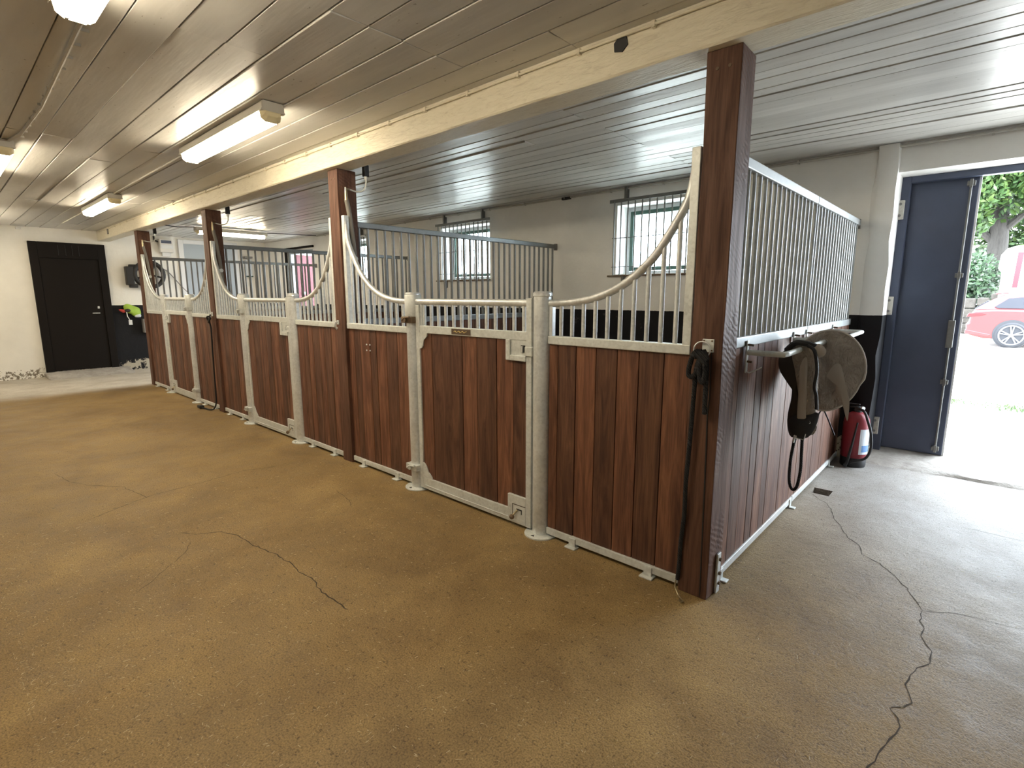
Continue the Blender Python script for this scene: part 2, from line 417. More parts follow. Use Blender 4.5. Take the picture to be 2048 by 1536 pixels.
# floor with a small sunken drain pocket beside the stall side
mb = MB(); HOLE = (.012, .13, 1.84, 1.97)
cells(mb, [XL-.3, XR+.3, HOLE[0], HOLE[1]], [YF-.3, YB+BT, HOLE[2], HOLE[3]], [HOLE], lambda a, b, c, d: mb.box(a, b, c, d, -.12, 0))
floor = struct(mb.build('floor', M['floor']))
MB().box(HOLE[0]-.01, HOLE[1]+.01, HOLE[2]-.01, HOLE[3]+.01, -.14, -.06).build('drain_pocket', M['crack'], floor)
# ceiling: real boards, nailed lengthways, with joints over the joists
mb = MB(); rnd = random.Random(3)
y = YF
while y < YB:
    w = .185 if y < 0 else .122
    w *= rnd.uniform(.93, 1.07); y1 = min(y+w, YB)
    jo = rnd.choice([0, 0, 0, .0, -.62, .55])
    xs = [XL] + [j for j in (-10.3+jo, -7.3+jo, -4.35+jo, -1.3+jo, 1.7+jo)] + [XR]
    for x0, x1 in zip(xs, xs[1:]):
        dz = rnd.uniform(-.0025, .0025); t = rnd.uniform(-.0035, .0035); u = rnd.uniform(-.003, .003)
        x0_, x1_ = x0+.002, x1-.002; ya, yb = y+.0038, y1-.0038
        nx = max(1, int((x1_-x0_)/.5)); wav = [rnd.uniform(-.0012, .0012) for _ in range(nx+1)]
        lo0, lo1, hi0, hi1 = [], [], [], []
        for i in range(nx+1):
            x = x0_+(x1_-x0_)*i/nx; zz = ZC+dz+wav[i]+u*(i/nx-.5)
            lo0.append(mb.bm.verts.new((x, ya, zz-t))); lo1.append(mb.bm.verts.new((x, yb, zz+t)))
            hi0.append(mb.bm.verts.new((x, ya, zz+.03))); hi1.append(mb.bm.verts.new((x, yb, zz+.03)))
        F = mb.bm.faces.new
        for i in range(nx):
            F([lo0[i], lo1[i], lo1[i+1], lo0[i+1]]); F([lo0[i], lo0[i+1], hi0[i+1], hi0[i]]); F([lo1[i], hi1[i], hi1[i+1], lo1[i+1]]); F([hi0[i], hi0[i+1], hi1[i+1], hi1[i]])
        F([lo0[0], hi0[0], hi1[0], lo1[0]]); F([lo0[-1], lo1[-1], hi1[-1], hi0[-1]])
    y = y1
mb.box(XL-.3, XR+.3, YF-.3, YB+BT, ZC+.03, ZC+.32)
struct(mb.build('ceiling', M['ceil'], bevel=.0015, seg=1))
# long painted beam above the stall fronts
mb = MB(); rnd = random.Random(11); X = XL; rows = []
while X < XR+.01:
    jit = lambda a: rnd.uniform(-a, a)
    rows.append([mb.bm.verts.new(p) for p in ((X, -.05+jit(.002), ZC+.0), (X, -.052+jit(.002), 2.46), (X, -.051+jit(.002), 2.380+jit(.002)), (X, -.043+jit(.002), 2.372+jit(.002)),
                 (X, .115+jit(.005), 2.372+jit(.002)), (X, .124+jit(.004), 2.382+jit(.003)), (X, .122, ZC+.0))])
    X += .16
for A, B in zip(rows, rows[1:]):
    for i in range(6): mb.bm.faces.new([A[i], A[i+1], B[i+1], B[i]])
    mb.bm.faces.new([A[6], A[0], B[0], B[6]])
mb.bm.faces.new(rows[0]); mb.bm.faces.new(rows[-1][::-1])
beam = mb.build('ceiling_beam', M['beam'])
tag(beam, 'long cream painted timber beam under the ceiling above the stall fronts', 'beam')
MB().prism([(-.545, 2.47), (-.505, 2.46), (-.478, 2.485), (-.487, 2.52), (-.525, 2.525), (-.548, 2.505)], 'y', -.0565, -.049).build('knot_hole', M['black'], beam)
MB().box(-10.42, -10.34, -.062, -.045, 2.43, 2.51).build('grey_patch', M['greyp'], beam)
# skirting piece by the big door: thick plaster pier with crooked edges
mb = MB(); R = []
rnd = random.Random(5)
for i in range(15):
    z = i*ZC/14; e = .011
    low = z < 1.2
    R.append([mb.bm.verts.new(p) for p in ((.03+rnd.uniform(-e, e), YB, z), (.055+rnd.uniform(-e, e), 2.895, z), (.12+rnd.uniform(-e, e), 2.875, z), (.183+rnd.uniform(-e, e), 2.885, z), (.185, YB+.001, z))])
for A, B in zip(R, R[1:]):
    for i in range(4): mb.bm.faces.new([A[i], A[i+1], B[i+1], B[i]])
mb.bm.faces.new(R[0][::-1]); mb.bm.faces.new(R[-1])
struct(mb.build('trim_1', M['wallback'], smooth=True))
# threshold of the big door
mb = MB(); rows = []
rnd = random.Random(9)
for i in range(13):
    x = .10 + i*1.95/12; j = rnd.uniform(-.02, .02)
    rows.append([mb.bm.verts.new(p) for p in ((x, 2.90+j-.02*sin(i), 0), (x, 2.93+j, .018+rnd.uniform(0, .01)), (x, 3.10, .05+rnd.uniform(-.006, .006)), (x, 3.25, .085), (x, 3.62, .06), (x, 3.75, -.02))])
for A, B in zip(rows, rows[1:]):
    for i in range(5): mb.bm.faces.new([A[i], A[i+1], B[i+1], B[i]])
    mb.bm.faces.new([A[5], A[0], B[0], B[5]])
mb.bm.faces.new(rows[0]); mb.bm.faces.new(rows[-1][::-1])
struct(mb.build('trim_2', M['stone'], smooth=True))
# sloping concrete sill of the far left door
mb = MB(); mb.prism([(XL, 0), (XL, .085), (XL+.28, .06), (XL+.55, 0)], 'y', -1.04, .18)
struct(mb.build('trim_3', M['stone'], bevel=.02))

# ------------------------------------------------------------------ windows + iron grilles
for k, (a, b) in enumerate(WINS):
    w = S_empty('window_%d' % (k+1), (a, YB, WZ[0])); z0, z1 = 0, WZ[1]-WZ[0]; L_ = b-a
    mb = MB(); y0, y1 = .23, .29
    mb.box(0, .04, y0, y1, z0, z1).box(L_-.04, L_, y0, y1, z0, z1).box(.04, L_-.04, y0, y1, z0, .04).box(.04, L_-.04, y0, y1, z1-.04, z1)
    mb.build('frame', M['white'], w, bevel=.004)
    mb = MB(); c0, c1 = .045, .085; y0, y1 = .205, .25
    mb.box(c0, c1, y0, y1, c0, z1-c0).box(L_-c1, L_-c0, y0, y1, c0, z1-c0).box(c1, L_-c1, y0, y1, c0, c1).box(c1, L_-c1, y0, y1, z1-c1, z1-c0)
    sash = mb.build('sash', M['sash'], w, bevel=.003)
    MB().box(c1, L_-c1, .225, .229, c1, z1-c1).build('pane', M['glass'], w)
    MB().box(-.015, L_+.02, -.02, .2, -.012, .004).build('sill', M['white'], w, bevel=.003)
    g = thing('window_grille', ['galvanised barred grille over the window in the nearest stall, left of the corner post',
                                'galvanised barred grille over the middle window, seen through the first stall divider',
                                'galvanised barred grille over the farthest window, mostly hidden by bars and brown post'][k], 'window grille', (a-.03, YB-.045, 0), group='iron grilles over the stall windows')
    MB().box(-.04, L_+.08, -.006, .006, 2.385, 2.42).build('top_rail', M['iron'], g, bevel=.002)
    MB().box(-.05, L_+.08, -.006, .006, 1.600, 1.618).build('bottom_rail', M['rust'], g, bevel=.002)
    MB().tube([(-.0, 0, 2.012), (L_+.05, 0, 2.012)], .005, 6).build('cross_rod', M['iron'], g, True)
    MB().tube([(-.0, 0, 1.705), (L_+.05, 0, 1.705)], .004, 6).build('cross_rod', M['iron'], g, True)
    for i in range(13):
        x = .02 + i*(L_+.0)/12
        MB().tube([(x, 0, 1.61), (x, 0, 2.40)], .0078, 8).build('rod', M['iron'], g, True)
    for x in (.14, L_-.08):
        MB().box(x, x+.028, -.012, .045, 2.41, 2.535).build('hanger', M['iron'], g, bevel=.002)
    MB().box(.13, .155, -.01, .045, 1.51, 1.605).build('lower_bracket', M['iron'], g, bevel=.002)
    portal(((a+b)/2, YB+BT+.05, (WZ[0]+WZ[1])/2), L_, WZ[1]-WZ[0])

# ------------------------------------------------------------------ big double door (one leaf shut)
d = S_empty('door_1', (.185, 3.2, 0))
MB().box(.005, .475, .03, .075, .085, 2.30).build('leaf', M['navy'], d, bevel=.004)
MB().box(.0, .06, -.035, .035, .04, 2.335).build('jamb', M['navy'], d, bevel=.004)
MB().box(.06, 1.765, -.03, .04, 2.285, 2.335).build('header', M['navy'], d, bevel=.004)
MB().box(.475, .488, .035, .06, .085, 2.29).build('edge_strip', M['white'], d)
MB().tube([(.43, .012, .11), (.43, .012, 2.25)], .0085, 10).build('bolt_rod', M['iron'], d, True)
for z in (.14, .70, 1.55, 2.24):
    p_ = MB().box(.405, .455, .0, .03, z-.018, z+.018).box(.42, .44, -.008, .012, z-.03, z+.03).build('rod_bracket', M['iron'], d, bevel=.003)
MB().box(.405, .45, -.012, .03, .98, 1.20).build('lock_box', M['iron'], d, bevel=.005)
for z in (.28, 1.31, 2.08):
    h = MB().box(-.02, .035, -.055, -.03, z-.075, z+.075).build('hinge', M['hinge'], d, bevel=.004)
    q = MB()
    for dz in (-.045, .045): q.tube([(.008, -.062, z+dz), (.008, -.05, z+dz)], .011, 8)
    q.build('bolt', M['greyp'], h, True)
portal((1.31, YB+BT+.22, 1.17), 1.26, 2.2)
# red-painted doorway far away in the back wall
d = S_empty('door_4', (REDD[0], YB, 0))
MB().box(0, .06, .0, .10, 0, 2.30).box(.94, 1.0, .0, .10, 0, 2.30).box(.06, .94, 0, .10, 2.24, 2.30).build('frame', M['bluegrey'], d, bevel=.004)
MB().box(.005, .06, .12, .80, .02, 2.24).build('open_leaf', M['redbarn'], d, bevel=.004)
MB().tube([(.06, .22, 1.45), (.115, .22, 1.45)], [.012, .03], 12).build('handle', M['white'], d, True)
MB().box(-.16, -.03, -.03, -.002, .0, 2.33).build('dark_side_board', M['darkdoor'], d, bevel=.004)
MB().box(-.16, 1.06, -.035, -.005, 2.33, 2.37).build('dark_top_board', M['darkdoor'], d, bevel=.004)
portal(((REDD[0]+REDD[1])/2, YB+BT+.05, 1.15), 1.0, 2.3)
# near-black door in the left wall
d = S_empty('door_2', (XL, -1.01, 0))
MB().box(0, .05, 0, .115, .04, 2.31).box(0, .05, .925, 1.04, .04, 2.31).box(0, .05, .115, .925, 2.04, 2.31).build('frame', M['darkdoor'], d, bevel=.006)
MB().box(0, .028, .115, .925, .09, 2.04).build('leaf', M['darkdoor'], d, bevel=.004)
q = MB()
for yy in (.38, .48, .57, .66): q.box(.05, .056, yy, yy+.008, 2.09, 2.27)
q.build('panel_groove', M['black'], d)  # black strips standing in for grooves in the top panel
h = MB().tube([(.03, .845, 1.09), (.075, .845, 1.09), (.078, .74, 1.09)], .008, 8).build('handle', M['galv2'], d, True)
MB().box(.028, .034, .83, .862, 1.17, 1.21).build('lock', M['galv2'], d, bevel=.003)
# blue-grey door in the left wall behind the last stall
d = S_empty('door_3', (XL, 1.22, 0))
MB().box(0, .04, 0, .09, 0, 2.50).box(0, .04, 1.02, 1.11, 0, 2.50).box(0, .04, .09, 1.02, 2.42, 2.50).build('frame', M['white'], d, bevel=.005)
MB().box(0, .022, .09, 1.02, .02, 2.42).build('leaf', M['bluegrey'], d, bevel=.003)
MB().box(.022, .03, .09, 1.02, 2.05, 2.09).build('leaf_rail', M['bluegrey'], d, bevel=.003)

# ------------------------------------------------------------------ stall fronts
POSTX = [0, -3.045, -5.93, -8.86]
OFF = [0, -2.985, -5.845]
PD, PW, ZT = .165, .14, 2.372
POSTL = ['thick dark brown timber corner post nearest the camera, reaching the white beam',
         'second brown timber post from the right, with a hook and grey water pipe',
         'third brown timber post, black cord hanging down its front',
         'farthest slim brown timber post, beside the open space by the left wall']
for k, x in enumerate(POSTX):
    p = thing('timber_post', POSTL[k], 'post', (x, 0, 0), group='brown timber posts under the beam')
    mb = MB(); rnd = random.Random(k+40); rows = []
    for i in range(13):
        z = i*ZT/12; e = .0025
        rows.append([mb.bm.verts.new(q) for q in ((-PW+rnd.uniform(-e, e), rnd.uniform(-e, e), z), (rnd.uniform(-e, e), rnd.uniform(-e, e), z), (rnd.uniform(-e, e), PD, z), (-PW, PD, z))])
    for A, B in zip(rows, rows[1:]):
        for i in range(4): mb.bm.faces.new([A[i], A[(i+1) % 4], B[(i+1) % 4], B[i]])
    mb.bm.faces.new(rows[0][::-1]); mb.bm.faces.new(rows[-1])
    mb.build('shaft', M['post'], p, bevel=.004)
    q = MB()
    for dx in (-.095, -.045): q.tube([(dx, -.002, 2.30), (dx, .001, 2.30)], .007, 8)
    q.build('bolt', M['rust'], p)
    if k == 0:
        MB().prism([(-.047, 1.16), (-.0455, .95), (-.050, .88), (-.044, .6), (-.0385, .30), (-.033, .01), (-.0295, .01), (-.034, .30), (-.0385, .6), (-.045, .88), (-.041, .95), (-.0445, 1.16)], 'y', -.0035, .002).build('drying_crack', M['black'], p)
        b = MB().box(.001, .012, .085, .125, .0, .20).build('foot_bracket', M['galv2'], p, bevel=.003)
        q = MB()
        for z in (.05, .10, .17): q.tube([(.012, .105, z), (.022, .105, z)], .009, 6)
        q.build('bolt', M['rust'], b)
        pl = MB().box(-.088, -.036, -.005, 0, 1.155, 1.212).build('ring_plate', M['galv2'], p, bevel=.002)
        q = MB()
        for dx in (-.08, -.045):
            for z in (1.163, 1.204): q.tube([(dx, -.008, z), (dx, -.004, z)], .004, 6)
        q.build('screw', M['rust'], pl)
        MB().tube([(-.082+.036*cos(t*pi/10), -.020, 1.165+.036*sin(t*pi/10)) for t in range(20)], .0032, 6, True).build('tie_ring', M['galv'], p, True)
    if k == 1:
        MB().box(-.115, -.085, -.006, 0, 1.165, 1.20).tube([(-.10, -.006, 1.185), (-.10, -.03, 1.18), (-.10, -.035, 1.15), (-.10, -.02, 1.125), (-.10, -.012, 1.14)], .006, 8).build('hook', M['galv'], p, True)
    if k == 2:
        MB().box(-.10, -.06, -.006, 0, 1.16, 1.21).build('ring_plate', M['galv'], p, bevel=.002)

def fixed_panel(x_out, s, nb, label, k, W_=.815):
    """x_out: outer end beside the timber post; s=-1 panel runs to -x, s=+1 to +x. local x=0 at x_out, u grows toward the gate"""
    t = thing('stall_front_panel', label, 'stall panel', (x_out, 0, 0), group='fixed panels of the stall fronts')
    KS = W_/.815
    def X_(u): return s*u
    def bx(mb, u0, u1, y0, y1, z0, z1): a, b = sorted((X_(u0), X_(u1))); mb.box(a, b, y0, y1, z0, z1); return mb
    # boards
    mb = MB(); rnd = random.Random(100+k); u = .003
    while u < W_-.002:
        w = rnd.choice([.125, .13, .12, .14, .085]); u1 = min(u+w, W_)
        if W_-u1 < .04: u1 = W_
        bx(mb, u+.0022, u1-.0022, .022+rnd.uniform(0, .003), .05, .055, 1.14); u = u1
    bx(mb, .003, W_, .04, .052, .055, 1.14)
    mb.build('boards', M['boards'], t, bevel=.0015, seg=1)
    bx(MB(), 0.006, .046, .012, .055, 1.135, 2.02).build('end_upright', M['galv2'], t, bevel=.003)
    bx(MB(), .006, W_, .010, .057, 1.135, 1.180).build('mid_rail', M['galv2'], t, bevel=.004)
    bx(MB(), .003, W_, .012, .055, .022, .062).build('bottom_rail', M['galv2'], t, bevel=.003)
    bx(MB(), W_-.022, W_, .02, .05, 1.18, 1.36).build('inner_upright', M['galv'], t, bevel=.002)
    pts = [(.028, 1.985), (.036, 1.907), (.060, 1.808), (.123, 1.698), (.214, 1.572), (.340, 1.468), (.478, 1.402), (.629, 1.368), (W_-.03, 1.357), (W_, 1.357)]
    # smooth path
    pts = [(a if a < .05 else a*KS if a < .7 else a, b) for a, b in pts]
    V = [Vector((a, b)) for a, b in pts]; path = []
    for i in range(len(V)-1):
        a = V[max(i-1, 0)]; b = V[i]; c = V[i+1]; d_ = V[min(i+2, len(V)-1)]
        for q in (0, .25, .5, .75):
            path.append(.5*((2*b)+(-a+c)*q+(2*a-5*b+4*c-d_)*q*q+(-a+3*b-3*c+d_)*q**3))
    path.append(V[-1])
    MB().tube([(X_(v[0]), .033, v[1]) for v in path], .0205, 14).build('swept_top_tube', M['galv'], t, True)
    def h(u):
        for a, b in zip(path, path[1:]):
            if a[0] <= u <= b[0]: return a[1]+(b[1]-a[1])*(u-a[0])/max(1e-6, b[0]-a[0])
        return 1.357
    for i in range(nb):
        u = .089 + i*.0725
        if u > W_-.035: break
        MB().tube([(X_(u), .033, 1.178), (X_(u), .033, h(u)-.008)], .0115, 10).build('bar', M['galv'], t, True)
    for u in (.16, W_-.19):
        f = bx(MB(), u-.022, u+.022, .004, .06, .008, .055); bx(f, u-.035, u+.035, -.02, .03, 0, .009)
        f.build('foot', M['galv2'], t, bevel=.003)
    return t
def round_post(x, label, hinge, s, k):
    t = thing('steel_post', label, 'gate post', (x, .028, 0), group='round steel gate posts')
    MB().lathe([(.050, .006), (.050, 1.392), (.0535, 1.396), (.0535, 1.412), (.046, 1.420), (.0, 1.421)][:5]+[(.02, 1.4215)], (0, 0, 0), seg=28).build('tube', M['galv'], t, True)
    pr = [(.05, .0), (.095, .0), (.098, .004), (.095, .010), (.052, .012)]
    f = MB().lathe([(.098, 0), (.098, .008), (.09, .011), (.052, .012)], (0, 0, 0), seg=28).build('base_flange', M['galv2'], t, True)
    MB().prism([(-.012, -.079), (.012, -.079), (0, -.062)], 'z', .011, .014).build('flange_hole', M['black'], f)
    if hinge:
        MB().lathe([(.0575, 1.255), (.059, 1.26), (.059, 1.398), (.055, 1.404)], (0, 0, 0), seg=28).build('hinge_sleeve', M['galv2'], t, True)
        for z in (1.232, .165):
            rc = M['rust'] if z > 1 and k == 0 else M['galv2']
            hb = MB().box(-.062, .062, -.064, .0, z-.022, z+.022).build('hinge_clamp', rc, t, bevel=.004)
            MB().tube([(.0, -.082, z), (.0, -.06, z)], .016, 8).tube([(-.03, -.078, z-.004), (.0, -.078, z+.016), (.045, -.072, z+.02)], .007, 6).build('hinge_bolt', rc, hb, True)
    else:
        MB().tube([(s*.052, -.02, 1.392), (s*.066, -.03, 1.40)], .007, 8).build('cap_screw', M['galv'], t, True)
    return t
def gate(xh, s, label, k):
    """xh: hinge edge; u runs from the hinge edge to the latch edge"""
    t = thing('stall_gate', label, 'stall gate', (xh, 0, 0), group='hinged stall gates')
    W_ = 1.01
    def X_(u): return s*u
    def bx(mb, u0, u1, y0, y1, z0, z1): a, b = sorted((X_(u0), X_(u1))); mb.box(a, b, y0, y1, z0, z1); return mb
    def pr(mb, pts, y0, y1): mb.prism([(X_(a), b) for a, b in pts], 'y', y0, y1); return mb
    mb = MB(); rnd = random.Random(200+k); u = .02
    ws = {0: [.13, .29, .13, .165, .13, .13], 1: [.15, .14, .15, .12, .16, .15, .12]}.get(k, [.14, .13, .15, .14, .13, .15, .13])
    for w in ws:
        u1 = min(u+w, W_-.02)
        if u1-u > .01: bx(mb, u+.0022, u1-.0022, .012+rnd.uniform(0, .003), .040, .06, 1.16)
        u = u1
    bx(mb, .02, W_-.02, .030, .042, .06, 1.16)
    mb.build('boards', M['boards'], t, bevel=.0015, seg=1)
    bx(MB(), 0, .036, .0, .045, .02, 1.335).build('end_upright', M['galv2'], t, bevel=.003); bx(MB(), W_-.038, W_, .0, .045, .02, 1.385).build('end_upright', M['galv2'], t, bevel=.003)
    bx(MB(), .036, W_-.038, .002, .043, 1.145, 1.195).build('mid_rail', M['galv2'], t, bevel=.003)
    q = bx(MB(), .036, W_-.038, .0, .045, .022, .105); bx(q, .05, W_-.05, -.004, .0, .045, .05)
    q.build('bottom_rail', M['galv2'], t, bevel=.002)
    MB().tube([(X_(.0), .022, 1.357), (X_(W_-.02), .022, 1.357)], .0215, 14).build('top_tube', M['galv'], t, True)
    bx(MB(), .036, .055, .012, .04, 1.195, 1.34).build('inner_strip', M['galv'], t, bevel=.002)
    for i in range(13):
        u = .0705+.0725*i
        if u < W_-.05: MB().tube([(X_(u), .022, 1.19), (X_(u), .022, 1.345)], .0115, 10).build('bar', M['galv'], t, True)
    # curved corner gussets at the hinge side
    g = [(.034, 1.147), (.115, 1.147), (.112, 1.125), (.098, 1.110), (.082, 1.100), (.074, 1.080), (.070, 1.055), (.055, 1.040), (.034, 1.035)]
    pr(MB(), g, .001, .010).build('corner_gusset', M['galv2'], t, bevel=.0015)
    g = [(.034, .103), (.130, .103), (.125, .120), (.110, .135), (.090, .150), (.080, .170), (.070, .190), (.055, .205), (.034, .215)]
    pr(MB(), g, .001, .010).build('corner_gusset', M['galv2'], t, bevel=.0015)
    # stepped latch plate, upper
    u0, u1 = W_-.185, W_-.036; z0, z1 = 1.025, 1.147
    lp = MB(); bx(lp, u0, u1, .006, .03, z0, z1); lp2 = lp
    L = lp.build('latch_plate', M['galv2'], t, bevel=.003)
    q = MB(); bx(q, u0, u0+.032, -.008, .006, z0, z1); bx(q, u0+.032, u1, -.008, .006, z0, z0+.032); q.build('raised_border', M['galv2'], L, bevel=.004)
    bx(MB(), u1-.042, u1-.012, .0035, .0065, z0+.05, z0+.092).build('latch_slot', M['black'], L)
    bx(MB(), u1-.034, u1-.024, -.006, .006, z0+.052, z0+.088).build('latch_tongue', M['galv'], L, bevel=.002)
    bx(MB(), u1-.004, u1+.048, -.012, .012, z0+.032, z0+.088).build('latch_catch', M['galv2'], L, bevel=.006)
    # lower latch plate with knob
    z0, z1 = .03, .200; u0 = W_-.175
    lp = MB(); bx(lp, u0, u1, -.003, .02, z0, z1); L = lp.build('latch_plate', M['galv2'], t, bevel=.003)
    q = MB(); bx(q, u0+.038, u0+.041, -.0045, -.002, .06, .145); bx(q, u0+.038, u1, -.0045, -.002, .142, .146); q.build('recess_line', M['crack'], L)
    q = MB(); bx(q, u0+.07, u0+.112, -.0048, -.002, .113, .120); bx(q, u0+.106, u0+.112, -.0048, -.002, .09, .120); q.build('latch_slot', M['black'], L)
    q = MB(); q.tube([(X_(u0+.078), -.004, .112), (X_(u0+.066), -.03, .085)], .006, 8); q.build('knob_stem', M['brass'], L, True)
    bm_ = MB(); bm_.lathe([(.004, -.016), (.012, -.011), (.016, 0), (.012, .011), (.004, .016)], (X_(u0+.062), -.036, .075), seg=12); bm_.build('knob', M['rust'], L, True)
    if k < 2:
        b_ = bx(MB(), .36, .53 if k == 0 else .45, -.0015, .003, 1.152, 1.188).build('name_badge', M['brownbadge'] if k == 0 else M['galv2'], t, bevel=.001)
        if k == 0: MB().tube([(X_(.385+.0115*i), -.003, 1.170+.006*sin(i*2.1)) for i in range(11)], .0022, 6).build('lettering', M['gold'], b_, True)
    return t
FPL = [('brown boarded fixed panel with swept tube, right of the nearest gate, touching the corner post',
        'brown boarded fixed panel left of the nearest gate, with four small white screws'),
       ('brown boarded fixed panel right of the middle gate, left of the hooked second post',
        'brown boarded fixed panel left of the middle gate, right of the corded third post'),
       ('brown boarded fixed panel right of the farthest gate, just left of the corded post',
        'narrow-looking brown boarded panel at the far left end of the stall row')]
SPL = [('round galvanised post between the nearest gate and the corner panel', 'round galvanised hinge post left of the nearest gate, with rusty brown clamp'),
       ('round galvanised post at the latch side of the middle gate', 'round galvanised hinge post left of the middle gate, near the corded timber post'),
       ('round galvanised post at the right of the farthest gate', 'round galvanised post at the left of the farthest gate')]
GL = ['nearest stall gate, brown boards in a galvanised frame with small gold-lettered badge',
      'middle stall gate, brown boards in a galvanised frame with plain small plate',
      'farthest and smallest-looking stall gate, latch plate on its left side']
for k in range(3):
    WR, WL = ((.815, .815), (.745, .745), (.72, .86))[k]
    pr_ = fixed_panel(POSTX[k]-PW-.003, -1, 11, FPL[k][0], 2*k, WR)
    pl_ = fixed_panel(POSTX[k+1]+.003, 1, 11, FPL[k][1], 2*k+1, WL)
    xl = POSTX[k+1]+.003+WL     # left tube edge
    xr = POSTX[k]-PW-.003-WR
    round_post(xr-.052, SPL[k][0], k == 2, 1, k); round_post(xl+.052, SPL[k][1], k != 2, -1, k)
    a = xl+.104+.006; b = xr-.104-.006
    g = gate(a, 1, GL[k], k) if k < 2 else gate(b, -1, GL[k], k)
    sc = (b-a)/1.01; g.scale = (sc, 1, 1)
    if k == 0:
        q = MB()
        for dx in (.27, .315):
            for z in (.975, 1.02): q.tube([(dx, .017, z), (dx, .024, z)], .006, 8)
        q.build('screw', M['white'], pl_)

# ------------------------------------------------------------------ dividers and stall side
def divider(x, y0, y1, nb, label, galv, split=None, ends=True):
    t = thing('stall_divider', label, 'stall divider', (x, 0, 0), group='barred stall dividers')
    mb = MB(); rnd = random.Random(int(-x*10)+300); y = y0
    while y < y1-.002:
        w = rnd.choice([.13, .12, .14, .10, .135]); e = min(y+w, y1)
        if y1-e < .05: e = y1
        mb.box(-.018, .018-rnd.uniform(0, .003), y+.0022, e-.0022, .055, 1.165); y = e
    mb.box(-.008, .006, y0, y1, .055, 1.165)
    mb.build('boards', M['boards'], t, bevel=.0015, seg=1)
    segs = [(y0, y1)] if split is None else [(y0, split-.004), (split+.004, y1)]
    for a, b in segs:
        MB().box(-.022, .022, a, b, 1.95, 1.995).build('top_rail', M[galv], t, bevel=.004)
        MB().box(-.024, .024, a, b, 1.155, 1.205).build('mid_rail', M[galv], t, bevel=.004)
        MB().box(-.024, .024, a, b, .022, .062).build('bottom_rail', M['galv2'], t, bevel=.003)
    per = (y1-y0)/nb
    for i in range(nb):
        yy = y0+per*(i+.5)
        if split and abs(yy-split) < .012: yy = split+.02
        MB().tube([(0, yy, 1.20), (0, yy, 1.955)], .0125, 10).build('bar', M['galv3' if galv != 'divrail' else 'divrail'], t, True)
    for yy in ([y0+.3, y1-.4] if split is None else [y0+.06, split-.05, y1-.3]):
        MB().box(-.03, .03, yy-.02, yy+.02, .008, .06).box(-.01, .06, yy-.02, yy+.02, 0, .008).build('foot', M['galv2'], t, bevel=.003)
    MB().box(-.016, .016, y1, y1+.035 if y1 < 2.9 else y1, 1.93, 2.005).build('wall_bracket', M['greyp'], t, bevel=.003)
    return t
side = divider(-.045, PD+.003, 2.88, 34, 'long barred side wall of the nearest stall, right of the corner post, carrying racks', 'galv3', split=1.49)
divider(-3.115, PD+.003, 2.86, 32, 'stall divider running back from the second timber post, in front of the middle window', 'divrail')
divider(-6.00, PD+.003, 2.86, 32, 'stall divider running back from the third timber post', 'divrail')
divider(-8.93, PD+.003, 2.86, 32, 'farthest barred divider, closing the last stall at the far timber post', 'divrail')

M['added_bedding'] = mat('added_shavings', (.62, .52, .38), .9)  # unseen floor cover, added to bounce light onto the back wall
n = N(M['added_bedding']); g = n.noise(n.coord(), 30, 5, .7); n.col(n.ramp(g, [(.3, (.64, .55, .42)), (.7, (.80, .72, .58))])); n.bump(g, .8, .02)
for k, (a, b, lab) in enumerate(((-3.06, -.10, 'nearest'), (-5.95, -3.17, 'middle'), (-8.87, -6.05, 'farthest'))):
    mb = MB(); rnd = random.Random(60+k); nx, ny = 18, 17
    G = [[mb.bm.verts.new((a+(b-a)*i/nx, .09+(2.90-.09)*j/ny, .05+rnd.uniform(-.015, .02))) for j in range(ny+1)] for i in range(nx+1)]
    for i in range(nx):
        for j in range(ny): mb.bm.faces.new([G[i][j], G[i+1][j], G[i+1][j+1], G[i][j+1]])
    tag(mb.build('bounce_bedding', M['added_bedding'], None, True), 'unseen pale shavings added to bounce light inside the %s stall' % lab, 'added_bedding', kind='stuff')
# ------------------------------------------------------------------ water pipes on the posts
for k in (1, 2, 3):
    x = POSTX[k]+.004
    t = thing('water_pipe', ['', 'grey insulated water pipe with brass fitting on the second timber post', 'grey insulated water pipe on the third timber post',
              'short grey water pipe on the farthest timber post'][k], 'pipe', (x, 0, 0), group='water pipes on the posts')
    MB().tube([(.025, .055, 2.14), (.025, .075, 2.03), (.025, .098, 1.80), (.025, .105, 1.62), (.025, .11, 1.25)], .0185, 12).build('insulated_pipe', M['rubber'], t, True)
    MB().tube([(.025, .052, 2.235), (.025, .053, 2.20), (.025, .054, 2.16), (.025, .055, 2.13)], [.007, .011, .013, .016], 10).tube([(.025, .053, 2.222), (.025, .085, 2.222)], .008, 8).build('brass_fitting', M['brass'], t, True)
    MB().rope([(.025, .085, 2.222), (.03, .14, 2.213), (.045, .19, 2.222), (.055, .215, 2.26), (.055, .22, 2.32)], .0065, 8).build('clear_hose', M['hose'], t, True)
    MB().tube([(.055, .22, 2.31), (.055, .22, 2.34)], .013, 8).build('hose_nut', M['hose'], t, True)
    MB().box(.035, .075, .20, .24, 2.335, 2.42).build('black_valve', M['black'], t, bevel=.003)
    MB().tube([(.045, .10, 1.69), (.0, .10, 1.69)], .022, 8).build('clamp', M['galv2'], t, True)
    MB().tube([(.055, .22, 2.41), (.055, .20, ZC)], .008, 8).build('drop_pipe', M['black'], t, True)

